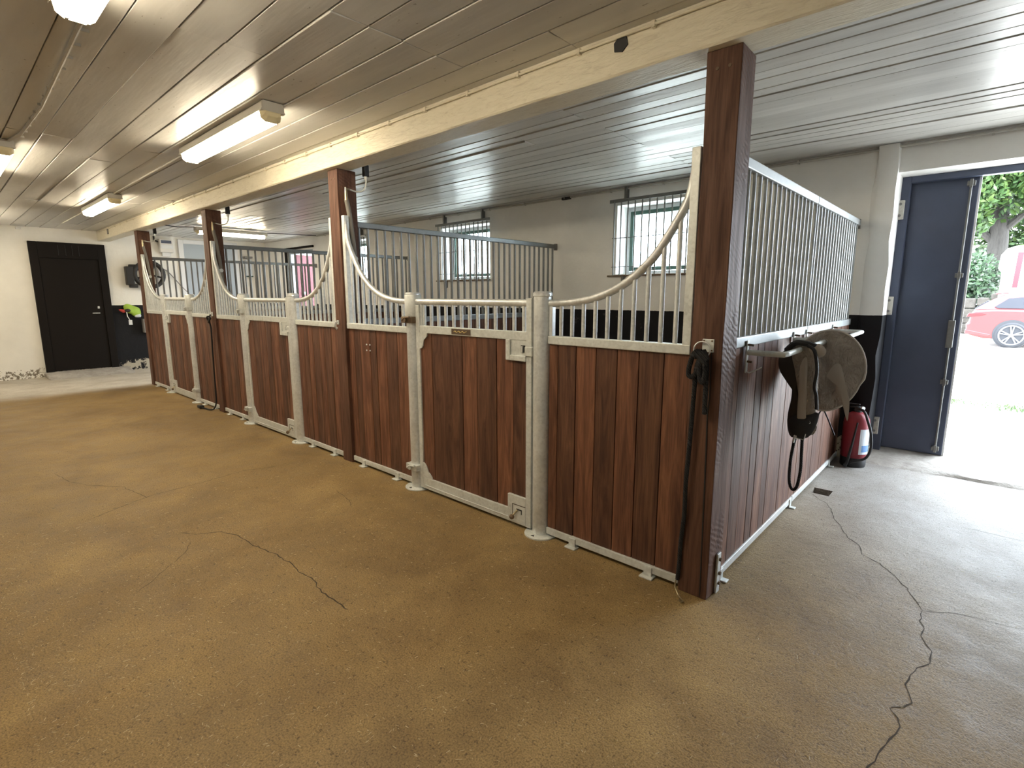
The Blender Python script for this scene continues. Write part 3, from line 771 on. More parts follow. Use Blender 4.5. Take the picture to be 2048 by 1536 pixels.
# ------------------------------------------------------------------ lamps
def lamp(loc, L_, rz, label, kk=0):
    t = thing('ceiling_lamp', label, 'lamp', loc, rz, 'fluorescent ceiling lamps')
    h = L_/2
    prof = [(-.058, 0), (.058, 0), (.068, -.012), (.068, -.045), (.072, -.048), (.072, -.056), (-.072, -.056), (-.072, -.048), (-.068, -.045), (-.068, -.012)]
    MB().prism(prof, 'x', -h, h).build('housing', M['lamp_body'], t, bevel=.003)
    # faceted clear cover, lit inside
    mb = MB()
    def ring(x, sy, z): return [mb.bm.verts.new(p) for p in ((x, -.066*sy, -.056), (x, -.060*sy, -.056-.035*z), (x, -.035*sy, -.056-.052*z), (x, .035*sy, -.056-.052*z), (x, .060*sy, -.056-.035*z), (x, .066*sy, -.056))]
    R = [ring(-h+.045, 1, 1), ring(h-.045, 1, 1)]
    for A, B in zip(R, R[1:]):
        for i in range(5): mb.bm.faces.new([A[i], A[i+1], B[i+1], B[i]])
        mb.bm.faces.new([A[5], A[0], B[0], B[5]])
    mb.bm.faces.new(R[0][::-1]); mb.bm.faces.new(R[1])
    mb.build('lit_cover', M['diff'], t)
    for s in (-1, 1):
        mb = MB(); R = [ring(s*(h-.044), 1, 1), ring(s*(h-.012), .8, .45), ring(s*(h-.003), .7, .1)]
        for A, B in zip(R, R[1:]):
            for i in range(5): mb.bm.faces.new([A[i], A[i+1], B[i+1], B[i]])
            mb.bm.faces.new([A[5], A[0], B[0], B[5]])
        mb.bm.faces.new(R[0][::-1]); mb.bm.faces.new(R[-1])
        mb.build('cover_end', M['lampend'], t)
    for s in (-1, 1):
        for yy in (-.03, .035):
            MB().box(s*(h-.06)-.008, s*(h-.06)+.008, yy-.006, yy+.006, -.113, -.098).build('clip', M['lamp_body'], t, bevel=.002)
    return t
LZ = ZC-.004
lamp((-3.25, -.72, LZ), 1.52, 0, 'bright strip lamp nearest the beam, above the middle of the aisle')
lamp((-7.40, -.68, LZ), 1.50, 0, 'small-looking strip lamp near the beam, toward the dark far door')
lamp((-1.17, -1.74, LZ), 1.52, 0, 'strip lamp cut off by the top left edge of the picture')
lamp((-5.42, -1.74, LZ), 1.45, 0, 'strip lamp cut off by the left edge of the picture')
lamp((-9.75, -1.74, LZ), 1.5, 0, 'unseen strip lamp added over the aisle nearest the left wall, beyond the picture edge')  # continues the lamp row out of view, added for its light
lamp((-9.0, 1.42, LZ-.03), 1.15, pi/2, 'strip lamp running crosswise above the farthest stall')
# cables on the ceiling
mb = MB(); mb.tube([(-10.2, -.66, LZ-.006), (-8.16, -.66, LZ-.006)], .008, 8); mb.tube([(-6.64, -.69, LZ-.006), (-4.02, -.70, LZ-.006)], .008, 8)
tag(mb.build('ceiling_cable', M['lamp_body'], None, True), 'pale cable along the ceiling joining the two lamps nearest the beam', 'cable')
mb = MB(); mb.tube([(-4.70, -1.70, LZ-.006), (-4.4, -1.66, LZ-.008), (-3.6, -1.64, LZ-.006), (-1.94, -1.68, LZ-.006)], .010, 8)
for i in range(14): mb.box(-4.5+i*.19, -4.492+i*.19, -1.665, -1.635, LZ-.014, LZ)
tag(mb.build('ceiling_cable', M['lamp_body'], None, True), 'pale clipped cable on the ceiling between the two left lamps', 'cable')
mb = MB(); mb.tube([(XL+.02, -.060, 2.52), (-6, -.060, 2.522), (-3, -.061, 2.521), (-.5, -.062, 2.523), (XR-.02, -.062, 2.52)], .0065, 8)
for i in range(38): mb.box(-11+i*.38, -10.985+i*.38, -.070, -.049, 2.508, 2.536)
tag(mb.build('beam_cable', M['beam'], None, True), 'cream painted cable clipped along the top edge of the beam', 'cable')
mb = MB(); mb.tube([(-8.9, YB-.02, 2.522), (-4.4, YB-.02, 2.522), (.0, YB-.02, 2.522), (.25, YB-.03, 2.522), (XR-.02, YB-.02, 2.525)], .011, 8)
for i in range(16): mb.box(-8.6+i*.62, -8.585+i*.62, YB-.035, YB, 2.507, 2.537)
tag(mb.build('wall_conduit', M['lamp_body'], None, True), 'grey conduit along the top of the back wall above the windows', 'pipe')
tag(MB().box(-3.05, -2.93, YB-.035, YB-.005, 2.50, 2.53).build('conduit_coupling', M['black'], None, bevel=.003), 'small black coupling on the conduit above the nearest window', 'pipe fitting')
mb = MB(); mb.tube([(-9.0, .25, LZ-.03), (-9.02, .6, LZ-.05), (-9.0, .84, LZ-.03)], .007, 8); mb.tube([(-9.0, 2.0, LZ-.03), (-8.9, 2.9, LZ-.01)], .007, 8)
tag(mb.build('lamp_cable', M['black'], None, True), 'thin dark cable feeding the crosswise lamp over the farthest stall', 'cable')

# ------------------------------------------------------------------ small things on the left wall
t = thing('meter_box', 'white electrical box with dark blue window high on the left wall', 'electrical box', (XL, 1.00, 2.33))
MB().box(0, .12, -.115, .115, -.10, .15).build('case', M['whitep'], t, bevel=.01)
MB().box(.12, .124, -.09, .085, .07, .125).build('display', M['labelb'] if False else M['navy'], t, bevel=.002)
MB().box(.12, .13, -.105, .105, -.03, .04).build('flap', M['white'], t, bevel=.003)
MB().box(0, .07, -.075, .075, -.17, -.10).build('lower_cover', M['white'], t, bevel=.006)
MB().tube([(.03, -.115, .10), (.03, -.17, .12), (.03, -.18, .20)], .016, 8).build('cable_gland', M['black'], t, True)
t = thing('hose_reel', 'black ring shaped hose reel with bracket on the far left wall', 'hose reel', (XL+.006, .66, 1.80))
MB().tube([(.12, .235*cos(a*pi/16), .235*sin(a*pi/16)) for a in range(32)], .036, 10, True).build('outer_ring', M['black'], t, True)
MB().tube([(.06, .235*cos(a*pi/16), .235*sin(a*pi/16)) for a in range(32)], .03, 10, True).build('back_ring', M['black'], t, True)
q = MB()
for a in range(5): q.tube([(.09, 0, 0), (.09, .23*cos(1.0+a*1.256), .23*sin(1.0+a*1.256))], .016, 8)
q.box(.0, .14, -.05, .05, -.05, .05).build('spokes', M['black'], t, bevel=.004)
q = MB().box(0, .14, -.37, -.25, -.20, .14); q.box(0, .1, -.30, -.12, .08, .18).box(.03, .12, -.33, -.20, -.25, -.18).build('bracket', M['black'], t, bevel=.01)
MB().rope([(.03, .23, .12), (.03, .34, .06), (.03, .55, -.22), (.03, .67, -.36)], .009, 8).build('hose', M['greyp'], t, True)
t = thing('gloves_bag', 'lime green crumpled bag hung on the black wall beside the dark door', 'bag', (XL+.06, .32, 1.10), rz=pi/2)
MB().puff([(-.12, .10), (-.06, .15), (.04, .11), (.13, .06), (.14, -.06), (.05, -.09), (-.02, -.04), (-.09, .0)], 0, .12, wr=.005, seedv=2).build('crumpled_bag', M['lime'], t, True)
MB().puff([(-.20, .05), (-.10, .04), (-.09, .0), (-.15, -.01)], -.02, .05, seedv=3).build('red_tip', M['redp'], t, True)
MB().puff([(-.12, .04), (-.04, .06), (-.02, .02), (-.08, -.01)], -.05, .05, seedv=4).build('black_knot', M['black'], t, True)
MB().puff([(.05, -.05), (.13, -.04), (.13, -.10), (.04, -.10)], -.02, .05, seedv=5).build('white_corner', M['label'], t, True)
MB().tube([(-.09, -.05, .0), (-.085, -.05, -.08), (-.05, -.05, -.16)], .008, 6).box(-.075, -.02, -.055, -.045, -.24, -.15).build('white_tag', M['white'], t)
t = MB().box(XL, XL+.12, .47, .72, .70, .96).build('grey_tray', M['greyp'], None, bevel=.012)
tag(t, 'small grey box fixed low on the black wall by the far post', 'box')
t = thing('wall_dispenser', 'small pale box under a dark bracket on the left wall beyond the stalls', 'box', (XL, 2.52, 1.80))
MB().box(0, .1, -.06, .07, .02, .36).build('case', M['label'], t, bevel=.01)
MB().box(0, .17, -.1, .06, .39, .43).build('bracket', M['greyp'], t, bevel=.004)
MB().box(0, .11, -.06, .07, 0, .02).build('base', M['sash'], t, bevel=.003)
t = MB().box(XL, XL+.06, -.03, .035, 2.48, 2.535).build('junction_box', M['whitep'], None, bevel=.008)
tag(t, 'small white junction box where the beam meets the left wall', 'junction box')
t = MB().box(XL, XL+.05, -1.13, -1.06, 2.49, 2.53).build('junction_box', M['whitep'], None, bevel=.008)
tag(t, 'small white junction box above the dark door at the ceiling', 'junction box')

# ------------------------------------------------------------------ feeders in the stalls
for k, (x, l) in enumerate(((-3.118, 'dark plastic feed trough in the corner of the middle stall'), (-6.003, 'dark plastic feed trough in the corner of the farthest stall'))):
    t = thing('feed_trough', l, 'feed trough', (x, 2.45, .95), group='feed troughs')
    MB().box(-.42, -.02, -.25, .25, 0, .02).box(-.42, -.40, -.25, .25, .02, .24).box(-.04, -.02, -.25, .25, .02, .24).box(-.40, -.04, -.25, -.23, .02, .24).box(-.40, -.04, .23, .25, .02, .24).build('trough', M['black'], t, bevel=.006)

# ------------------------------------------------------------------ blanket racks on the stall side
def rack(ya, yb, out, label):
    t = thing('blanket_rack', label, 'blanket rack', (-.02, ya, 0), group='steel blanket racks')
    L_ = yb-ya; z = 1.128
    MB().tube([(.0, 0, z), (out-.03, 0, z), (out-.008, .006, z), (out, .03, z+.002), (out, L_-.03, z+.012), (out-.008, L_-.006, z+.012), (out-.03, L_, z+.012), (0, L_, z+.012)], .0135, 12).build('rack_tube', M['galv2'], t, True)
    for yy in (0, L_):
        pl = MB().box(.002, .008, yy-.014, yy+.014, 1.03, 1.185).build('mount_plate', M['galv2'], t, bevel=.002)
        MB().tube([(.008, yy, 1.165), (.035, yy, 1.163)], .006, 6).tube([(.008, yy, 1.085), (.03, yy, 1.083)], .006, 6).build('bolt', M['rust'], pl, True)
        MB().tube([(.006, yy, 1.035), (.02, yy, 1.030), (.06, yy, 1.052), (.075, yy, 1.062)], .0035, 6).build('hook', M['galv'], pl, True)
    return t
rack(.36, 1.17, .175, 'steel blanket rack nearest the corner post, with the brown canvas gear over it')
rack(1.46, 2.20, .19, 'empty steel blanket rack at the door end of the stall side')

t = thing('canvas_disc_bag', 'round brown canvas piece with pale rim hanging on the nearest rack', 'bag', (.186, 1.10, .98))
poly = [(.175*cos(a*pi/20), .225*sin(a*pi/20)+.0) for a in range(40)]
poly = [(x*(1.0 if z > -.05 else .93), z) for x, z in poly]
MB().puff(poly, 0, .09, 0, 0, wr=.008, rings=12, slope=(.25, .12), seedv=8).build('canvas_body', M['canvas'], t, True)
MB().tube([(x, .25*x+.12*z-.003, z) for x, z in [(p[0]*1.0, p[1]*1.0) for p in poly]], .0055, 8, True).build('rim', M['rim'], t, True)
MB().puff([(.045, .043), (.076, .052), (.098, -.008), (.122, -.092), (.138, -.152), (.136, -.253), (.107, -.169), (.069, -.099), (.056, -.025), (.018, -.023)], -.10, .02, wr=.002, seedv=9).build('hanging_flap', M['beige'], t, True)
MB().tube([(.0, -.02, -.21), (-.02, -.03, -.26), (-.045, -.03, -.33)], .004, 6).tube([(.0, -.02, -.21), (.03, -.02, -.27), (.07, -.02, -.36)], .004, 6).build('cord', M['strap'], t, True)
t = thing('canvas_vest', 'dark and brown strapped canvas garment draped over the nearest rack', 'cloth', (.15, .62, .92))
def rel(pts): return [(x-.15, z-.92) for x, z in pts]
MB().puff(rel([(.078, 1.125), (.124, 1.162), (.167, 1.162), (.175, 1.095), (.165, .987), (.195, .872), (.222, .78), (.21, .717), (.142, .68), (.116, .763), (.127, .863), (.125, .96), (.094, 1.005), (.058, 1.026), (.054, 1.087)]), .02, .10, 0, 0, wr=.004, seedv=11).build('dark_lining', M['canvasd'], t, True)
MB().puff(rel([(.119, 1.140), (.198, 1.160), (.232, 1.125), (.245, 1.003), (.247, .92), (.250, .842), (.259, .753), (.236, .712), (.19, .754), (.160, .921), (.130, 1.051)]), -.005, .07, .055, 0, wr=.009, rings=10, seedv=12).build('brown_cloth', M['canvas'], t, True)
MB().puff(rel([(.170, 1.06), (.195, 1.10), (.205, 1.0), (.212, .85), (.214, .78), (.180, .775), (.172, .9)]), -.045, .02, wr=.003, seedv=13).build('long_flap', M['beige'], t, True)
MB().rope([(.045-.0, -.05, .238), (.077, -.055, .215), (.095, -.055, .127), (.090, -.05, .044), (.100, -.045, .001), (.107, -.04, -.069)], .008, 6).build('strap', M['strap'], t, True)
MB().rope([(-.06, .0, .205), (-.02, -.02, .245), (.02, -.03, .248), (.06, -.03, .240), (.085, -.01, .225)], .014, 8).build('shoulder_strap', M['strap'], t, True)
MB().puff(rel([(.15, .80), (.21, .82), (.262, .83), (.258, .77), (.225, .70), (.16, .69), (.13, .75)]), -.02, .08, seedv=14, wr=.004).build('black_pouch', M['strap'], t, True)
MB().puff(rel([(.195, 1.151), (.238, 1.168), (.268, 1.140), (.258, 1.108), (.212, 1.098)]), -.02, .05, seedv=15, wr=.002).build('cream_pouch', M['beige'], t, True)
MB().tube([(.062, -.05, -.150), (.086, -.05, -.128), (.088, -.05, -.136), (.064, -.05, -.158)], .003, 6, True).build('buckle', M['galv'], t, True)
MB().tube([(.03, -.04, -.19), (.03, -.045, -.225), (.065, -.045, -.228), (.07, -.04, -.195)], .0035, 6, True).tube([(.025, -.04, -.20), (.018, -.045, -.25)], .006, 6).build('lower_buckle', M['galv'], t, True)
pts = [(.176, .715), (.166, .66), (.160, .60), (.158, .54), (.161, .459), (.177, .418), (.197, .436), (.207, .519), (.205, .611), (.201, .715)]
t = MB().rope([(x, .60, z) for x, z in pts], .0075, 8).build('rope_loop', M['rope'], None, True)
tag(t, 'black braided rope loop hanging under the strapped canvas garment', 'rope')

# ------------------------------------------------------------------ lead rope at the corner post
t = thing('lead_rope', 'long black rope knotted on the corner post ring, metal snap on the floor', 'rope', (-.09, -.03, 0))
def rr(pts, y=0.0): return [(x+.09, y, z) for x, z in pts]
MB().rope([(q[0], q[1]+.018*(1 if i > 5 else 0), q[2]) for i, q in enumerate(rr([(-.077, 1.156), (-.098, 1.08), (-.102, .98), (-.105, .85), (-.110, .70), (-.116, .55), (-.122, .40), (-.132, .25), (-.134, .14), (-.138, .06)]))], .0105, 8).build('long_strand', M['rope'], t, True)
MB().rope(rr([(-.075, 1.16), (-.108, 1.15), (-.124, 1.10), (-.129, 1.06), (-.118, 1.045), (-.100, 1.055), (-.085, 1.10), (-.079, 1.14)], -.008), .0115, 8).build('side_loop', M['rope'], t, True)
MB().rope(rr([(-.070, 1.165), (-.054, 1.13), (-.050, 1.03), (-.049, .95), (-.048, .886)], -.004), .0115, 8).build('short_strand', M['rope'], t, True)
MB().rope(rr([(-.065, 1.16), (-.078, 1.10), (-.072, 1.04), (-.058, 1.03), (-.052, 1.08), (-.065, 1.15)], -.014), .0125, 8).rope(rr([(-.105, 1.135), (-.085, 1.150), (-.06, 1.145), (-.045, 1.125)], -.016), .014, 8).rope(rr([(-.100, 1.165), (-.080, 1.140), (-.055, 1.120), (-.05, 1.10)], -.02), .013, 8).build('knot', M['rope'], t, True)
MB().tube([(-.048, .0, .065), (-.045, -.012, .035), (-.02, -.03, .012), (.0, -.045, .008), (.018, -.058, .007), (.012, -.068, .006), (-.002, -.058, .006)], .0042, 8).build('snap_hook', M['brass'], t, True)
t = thing('black_cord', 'thin black cord hanging down the third timber post to a plug on the floor', 'cord', (-6.04, -.015, 0))
MB().rope([(0, .0, 1.18), (-.01, -.012, 1.10), (.0, -.005, 1.0), (-.03, -.002, .75), (-.05, -.005, .31), (-.05, -.01, .12), (-.08, -.03, .03), (-.15, -.06, .012), (-.26, -.075, .012), (-.34, -.09, .014)], .009, 8).build('cord', M['rope'], t, True)
MB().tube([(.03*cos(a)*1.0-.005, -.02+.01*sin(2*a), 1.12+.035*sin(a)) for a in [i*.5 for i in range(26)]], .011, 8).build('coil', M['rope'], t, True)
MB().box(-.43, -.33, -.115, -.06, .001, .04).build('plug', M['black'], t, bevel=.008)

# ------------------------------------------------------------------ fire extinguisher
t = thing('fire_extinguisher', 'red fire extinguisher with white label on the floor beside the big door', 'fire extinguisher', (.115, 2.765, 0))
MB().lathe([(.088, .0), (.092, .01), (.092, .075), (.086, .085)], (0, 0, 0), seg=28).build('foot_ring', M['black'], t, True)
MB().lathe([(.086, .07), (.093, .085), (.094, .36), (.088, .40), (.070, .432), (.040, .45), (.028, .455)], (0, 0, 0), seg=32).build('cylinder', M['red'], t, True)
MB().lathe([(.03, .45), (.032, .47), (.024, .485), (.02, .50)], (0, 0, 0), seg=16).box(-.055, .03, -.012, .012, .485, .497).box(-.065, .01, -.01, .01, .51, .52).build('valve', M['black'], t, bevel=.003)
MB().tube([(.028, -.02, .49), (.04, -.03, .49)], .016, 12).build('gauge', M['galv'], t, True)
# curved label
mb = MB(); rows = []
for i in range(9):
    a = radians(-62+i*9.5); rows.append([mb.bm.verts.new((.0952*cos(a), .0952*sin(a), z)) for z in (.115, .325)])
for A, B in zip(rows, rows[1:]): mb.bm.faces.new([A[0], B[0], B[1], A[1]])
mb.build('label', M['label'], t)
mb = MB(); rows = []
for i in range(7):
    a = radians(-50+i*9.5); rows.append([mb.bm.verts.new((.0957*cos(a), .0957*sin(a), z)) for z in (.135, .19)])
for A, B in zip(rows, rows[1:]): mb.bm.faces.new([A[0], B[0], B[1], A[1]])
mb.build('label_print', M['labelb'], t)
MB().rope([(.0, -.02, .485), (.05, -.05, .47), (.085, -.075, .40), (.115, -.075, .30), (.125, -.075, .18), (.10, -.085, .10), (.05, -.105, .07), (.0, -.115, .05)], .0105, 10).build('hose', M['black'], t, True)
MB().tube([(.02, -.09, .38), (.0, -.105, .2), (-.02, -.12, .05), (-.035, -.125, .008)], [.006, .008, .012, .014], 8).build('nozzle', M['black'], t, True)

# ------------------------------------------------------------------ floor cracks, straw
def crack(path, w, label_=None):
    mb = MB(); rnd = random.Random(len(path)*7+int(path[0][0]*100)); P = []
    for a, b in zip(path, path[1:]):
        L_ = math.dist(a, b); k_ = max(2, int(L_/.03))
        for i in range(k_):
            t_ = i/k_; P.append((a[0]+(b[0]-a[0])*t_+rnd.gauss(0, .0035), a[1]+(b[1]-a[1])*t_+rnd.gauss(0, .0035)))
    P.append(path[-1]); prev = None; N_ = len(P)
    for i, p in enumerate(P):
        q = P[min(i+1, N_-1)]; o = P[max(i-1, 0)]; d_ = Vector((q[0]-o[0], q[1]-o[1])); d_ = d_.normalized() if d_.length else Vector((1, 0)); nn = Vector((-d_.y, d_.x))
        ww = w*rnd.uniform(.35, 1.1)*(.3+.7*sin(pi*min(1, (i+1)/N_*1.0)) if i in (0, N_-1) else 1)
        cur = (mb.bm.verts.new((p[0]+nn.x*ww, p[1]+nn.y*ww, .0012)), mb.bm.verts.new((p[0]-nn.x*ww, p[1]-nn.y*ww, .0012)))
        if prev: mb.bm.faces.new([prev[0], cur[0], cur[1], prev[1]])
        prev = cur
    mb.build('floor_crack', M['crack'], floor)
crack([(.021,1.82),(.166,1.653),(.241,1.437),(.295,1.339),(.356,1.19),(.422,1.124),(.454,1.006),(.543,.95),(.627,.85),(.674,.754),(.728,.634),(.754,.569)], .0028)
crack([(.754,.569),(.798,.597),(.879,.652),(.972,.667),(1.088,.693),(1.5,.78)], .0016)
crack([(.754,.569),(.75,.465),(.769,.412),(.765,.342),(.794,.288),(.81,.228),(.805,.166),(.765,.067),(.752,-.029),(.777,-.127),(.756,-.175),(.725,-.21),(.762,-.282),(.742,-.369),(.724,-.46),(.70,-.6)], .0028)
crack([(.846,1.823),(.966,1.811),(1.123,1.808)], .0016)
crack([(-2.623,-1.41),(-2.523,-1.353),(-2.454,-1.241),(-2.324,-1.197),(-2.158,-1.185),(-1.953,-1.15),(-1.759,-1.135),(-1.647,-1.145),(-1.522,-1.136),(-1.389,-1.163),(-1.165,-1.152)], .0032)
crack([(-2.448,-1.404),(-2.325,-1.468),(-2.227,-1.56),(-2.143,-1.649),(-2.043,-1.757)], .002)
crack([(-3.254,-1.733),(-3.366,-1.54),(-3.447,-1.348),(-3.459,-1.102),(-3.514,-.691),(-3.421,-.466)], .0028)
crack([(-4.568,-1.741),(-4.247,-1.702),(-4.014,-1.608),(-3.8,-1.451),(-3.415,-1.388)], .002)
crack([(-2.553,-.427),(-2.422,-.449),(-2.326,-.463),(-2.193,-.521)], .002)
mb = MB(); rnd = random.Random(21)
for i in range(6500):
    x = rnd.uniform(-3.4, 1.5); y = -2.2+3.4*rnd.random()**1.5
    if x < 0 and y > -.02: continue
    if rnd.random() < .35*(x < -2): continue
    L_ = rnd.uniform(.003, .015)*(1 if rnd.random() < .95 else 2); a = rnd.uniform(0, pi); w = rnd.uniform(.0003, .0009)
    dx, dy = cos(a)*L_/2, sin(a)*L_/2; nx, ny = -sin(a)*w, cos(a)*w; z = .001
    mb.bm.faces.new([mb.bm.verts.new(p) for p in ((x-dx-nx, y-dy-ny, z), (x+dx-nx, y+dy-ny, z), (x+dx+nx, y+dy+ny, z+w), (x-dx+nx, y-dy+ny, z+w))])
tag(mb.build('straw_bits', M['straw']), 'tiny straw bits and chaff scattered over the concrete floor', 'straw', kind='stuff')

# ------------------------------------------------------------------ outdoors
mb = MB(); mb.box(-40, 40, YB+BT, 60, -.12, -.001)
struct(mb.build('ground', M['gravel']))
def grass_strip():
    mb = MB(); rnd = random.Random(31)
    for i in range(2600):
        x = rnd.uniform(.2, 3.2); y = 6.75-.25*(x-.6)+rnd.gauss(0, .16)
        if rnd.random() < .35+.3*sin(x*9): continue
        h_ = rnd.uniform(.02, .06); a = rnd.uniform(0, pi); w = .006
        mb.bm.faces.new([mb.bm.verts.new(p) for p in ((x-w*cos(a), y-w*sin(a), 0), (x+w*cos(a), y+w*sin(a), 0), (x+rnd.uniform(-.02, .02), y+rnd.uniform(-.02, .02), h_))])
    return mb
tag(grass_strip().build('grass_strip', M['leaf']), 'thin broken strip of green grass in the bright yard outside', 'grass', kind='stuff')
# car
def car(X0, Y0):
    t = thing('car', 'red hatchback car parked in the sunny yard outside the open door', 'car', (X0, Y0, 0))
    Wd = 1.78
    body = [(.10, .30), (.02, .42), (.0, .60), (.05, .66), (.08, .86), (.12, .98), (.60, 1.02), (2.6, .98), (3.5, .90), (4.1, .78), (4.3, .60), (4.3, .34), (4.1, .24), (.40, .22)]
    MB().prism(body, 'y', 0, Wd).build('body', M['carred'], t, bevel=.06, seg=3)
    mb = MB()
    lo = [(.10, .97), (.42, 1.22), (.75, 1.42), (1.4, 1.47), (2.1, 1.44), (2.5, 1.28), (3.05, .96)]
    A = [mb.bm.verts.new((x, .05+.17*(z-.97)/.5, z)) for x, z in lo]; B = [mb.bm.verts.new((x, Wd-.05-.17*(z-.97)/.5, z)) for x, z in lo]
    mb.bm.faces.new(A); mb.bm.faces.new(B[::-1])
    for i in range(len(lo)): mb.bm.faces.new([A[i], B[i], B[(i+1) % len(lo)], A[(i+1) % len(lo)]])
    mb.build('cabin', M['carred'], t, bevel=.05, seg=3)
    MB().prism([(.55, 1.08), (.80, 1.30), (1.35, 1.37), (2.05, 1.34), (2.45, 1.10), (2.7, 1.02), (.62, 1.04)], 'y', .045, .13).build('side_window', M['carglass'], t)
    MB().prism([(.13, 1.02), (.40, 1.24), (.44, 1.22), (.20, 1.0)], 'y', .25, Wd-.25).build('rear_window', M['carglass'], t)
    MB().prism([(-.005, .80), (.30, .83), (.42, .88), (.30, .92), (.03, .90)], 'y', -.012, .25).build('tail_light', M['tail'], t, bevel=.01)
    MB().prism([(.0, .34), (.5, .26), (.55, .34), (.0, .46)], 'y', -.01, Wd+.01).build('bumper', M['carred'], t, bevel=.02)
    MB().prism([(.55, 1.405), (.80, 1.43), (.80, 1.46), (.52, 1.44)], 'y', .25, Wd-.25).build('roof_spoiler', M['carred'], t, bevel=.01)
    for wx in (.95, 3.45):
        for yy, sg in ((-.01, -1), (Wd+.01, 1)):
            MB().lathe([(.38, -.03), (.385, .03)], (wx, yy-sg*.02, .36), 'y', 32).build('wheel_arch', M['tyre'], t, True)
            w = MB().lathe([(.20, -.05*1), (.30, -.055), (.335, -.02), (.335, .14), (.28, .16)], (wx, yy+(.0 if sg < 0 else -.1), .335), 'y', 36).build('tyre', M['tyre'], t, True)
            q = MB(); ysp = yy+sg*.062
            for s_ in range(5):
                for off in (-.12, .12):
                    a = s_*2*pi/5+off+.3
                    q.tube([(wx+.04*cos(a), ysp, .335+.04*sin(a)), (wx+.245*cos(a+off*.3), ysp, .335+.245*sin(a+off*.3))], .018, 6)
            q.tube([(wx+.25*cos(i*pi/12), ysp, .335+.25*sin(i*pi/12)) for i in range(24)], .02, 6, True)
            q.lathe([(.05, -.012), (.05, .012)], (wx, ysp, .335), 'y', 14)
            q.build('rim', M['alloy'], w, True)
    return t
car(.36, 17.0)
t = thing('camper_trailer', 'white camper trailer with red stripe behind the red car', 'trailer', (.92, 21, 0))
MB().prism([(.05, .45), (.05, 2.15), (-.05, 2.3), (-.03, 2.65), (.10, 2.85), (.35, 2.93), (4.6, 2.93), (4.8, 2.7), (4.8, .45)], 'y', 0, 2.1).build('body', M['trail'], t, bevel=.05, seg=3)
MB().prism([(.33, 1.62), (.46, 1.62), (.50, 2.72), (.36, 2.72)], 'y', -.012, .02).build('red_stripe', M['stripe'], t)
for wx in (1.9, 2.7): MB().lathe([(.30, -.05), (.33, -.02), (.33, .14), (.28, .16)], (wx, .05, .33), 'y', 28).build('wheel', M['tyre'], t, True)
MB().prism([(1.2, 1.5), (2.2, 1.5), (2.2, 2.2), (1.2, 2.2)], 'y', -.015, .02).build('window', M['carglass'], t)
MB().box(.1, 4.7, .1, 2.0, .33, .47).build('chassis', M['greyp'], t)
def leaves(mb, c, r, n_, size, rnd, shell=.35):
    for i in range(n_):
        v = Vector((rnd.gauss(0, 1), rnd.gauss(0, 1), rnd.gauss(0, 1))).normalized()*(shell+(1-shell)*rnd.random()**.5)
        p = Vector((c[0]+v.x*r[0], c[1]+v.y*r[1], c[2]+v.z*r[2]))
        a = Vector((rnd.gauss(0, 1), rnd.gauss(0, 1), rnd.gauss(0, 1))).normalized(); b = a.orthogonal().normalized(); s_ = size*rnd.uniform(.6, 1.3)
        mb.bm.faces.new([mb.bm.verts.new(p+q) for q in (a*s_, b*s_*.55, -a*s_, -b*s_*.55)])
rnd = random.Random(77)
t = thing('tree', 'large leafy tree with thick grey trunk beyond the camper trailer', 'tree', (.75, 28, 0))
MB().tube([(0, 0, -.1), (0, 0, .8), (.05, 0, 2.2), (.0, 0, 3.6), (-.1, 0, 5.2), (.1, .2, 6.5)], [.55, .42, .36, .33, .28, .15], 14).tube([(.0, 0, 3.4), (-.8, -.2, 4.3), (-1.6, -.3, 5.4)], [.16, .12, .05], 8).tube([(.0, 0, 3.9), (.9, -.3, 4.9), (1.8, -.3, 6)], [.16, .12, .05], 8).build('trunk', M['bark'], t, True)
mb = MB()
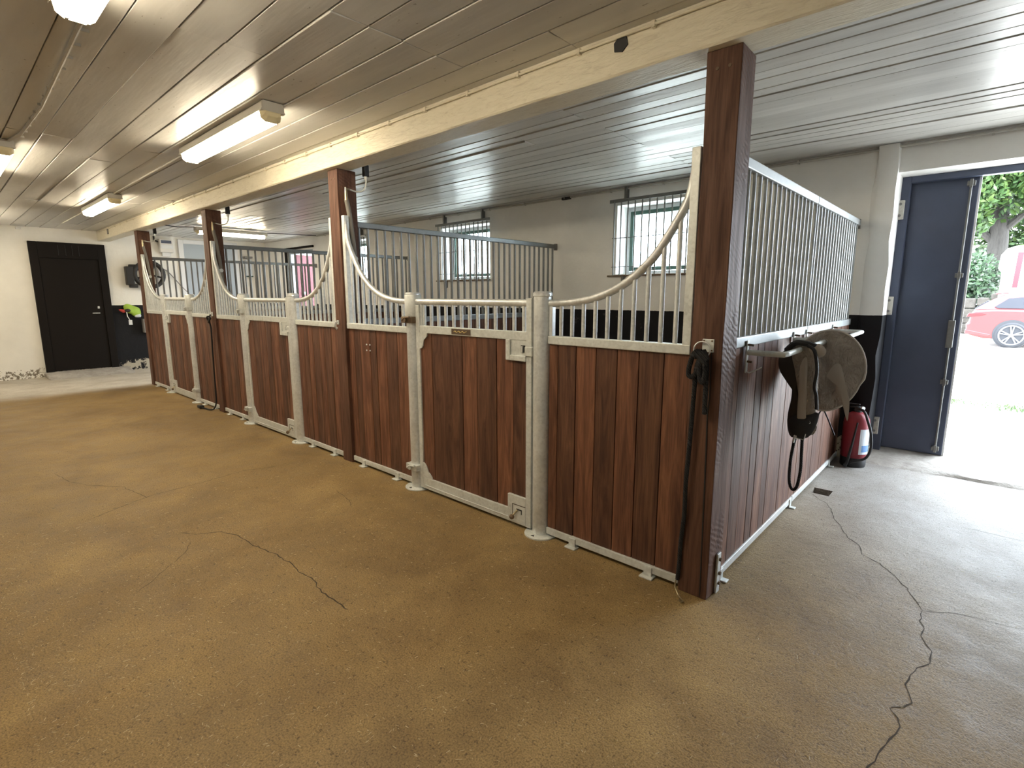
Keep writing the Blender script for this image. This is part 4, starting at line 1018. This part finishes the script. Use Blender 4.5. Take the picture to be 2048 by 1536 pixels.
for c, r, k_ in (((0, 0, 6.9), (3.4, 2.6, 2.6), 5200), ((-1.3, -1.6, 5.3), (1.5, 1.0, .9), 1300), ((1.8, -1.4, 5.5), (1.6, 1.0, 1.2), 1500), ((-.9, -1.5, 4.3), (.7, .6, .6), 260), ((.4, -1.4, 6.2), (1.4, .8, .8), 900)):
    leaves(mb, c, r, k_, .15, rnd)
mb.build('foliage', M['leaf'], t)
t = thing('bush', 'dark green bush beside the stone wall behind the red car', 'bush', (.35, 24.3, 0))
mb = MB(); leaves(mb, (-.3, 0, 1.9), (1.0, .7, 1.2), 2600, .09, rnd, .2); leaves(mb, (-1.3, .3, 1.8), (1.2, .7, 1.6), 2000, .09, rnd, .2); mb.build('foliage', M['leafd'], t)
MB().tube([(-.3, 0, 0), (-.3, 0, 1.0), (-.1, 0, 1.6)], [.06, .05, .02], 8).tube([(-.3, 0, 1.5), (.1, -.2, 2.3), (.45, -.3, 2.8)], [.03, .02, .012], 6).build('stem', M['bark'], t, True)
mb = MB(); x = -3.0
while x < 6.5:
    z = 0; w = rnd.uniform(.3, .6)
    while z < 1.25:
        h_ = rnd.uniform(.2, .4); mb.box(x+.01, x+w-.01, 23.0+rnd.uniform(-.06, .06), 23.5, z+.005, z+h_-.01); z += h_
    x += w
tag(mb.build('stone_wall', M['rock'], None, bevel=.05), 'low field stone wall at the back of the yard', 'wall')
t = thing('tree', 'pale green background tree filling the far left of the doorway view', 'tree', (-3.6, 30.5, 0))
MB().tube([(0, 0, -.1), (0, 0, 3), (.1, 0, 6)], [.4, .3, .15], 10).build('trunk', M['bark'], t, True)
mb = MB(); leaves(mb, (.6, 0, 4.6), (3.4, 1.3, 3.4), 5000, .17, rnd); mb.build('foliage', M['leaf'], t)
t = thing('tree', 'background tree right of the grey trunk, above the trailer', 'tree', (4.8, 34.2, 0))
MB().tube([(0, 0, -.1), (0, 0, 3), (.1, 0, 6)], [.4, .3, .15], 10).build('trunk', M['bark'], t, True)
mb = MB(); leaves(mb, (-.9, 0, 4.9), (4.2, 1.6, 4.2), 9000, .18, rnd); mb.build('foliage', M['leaf'], t)
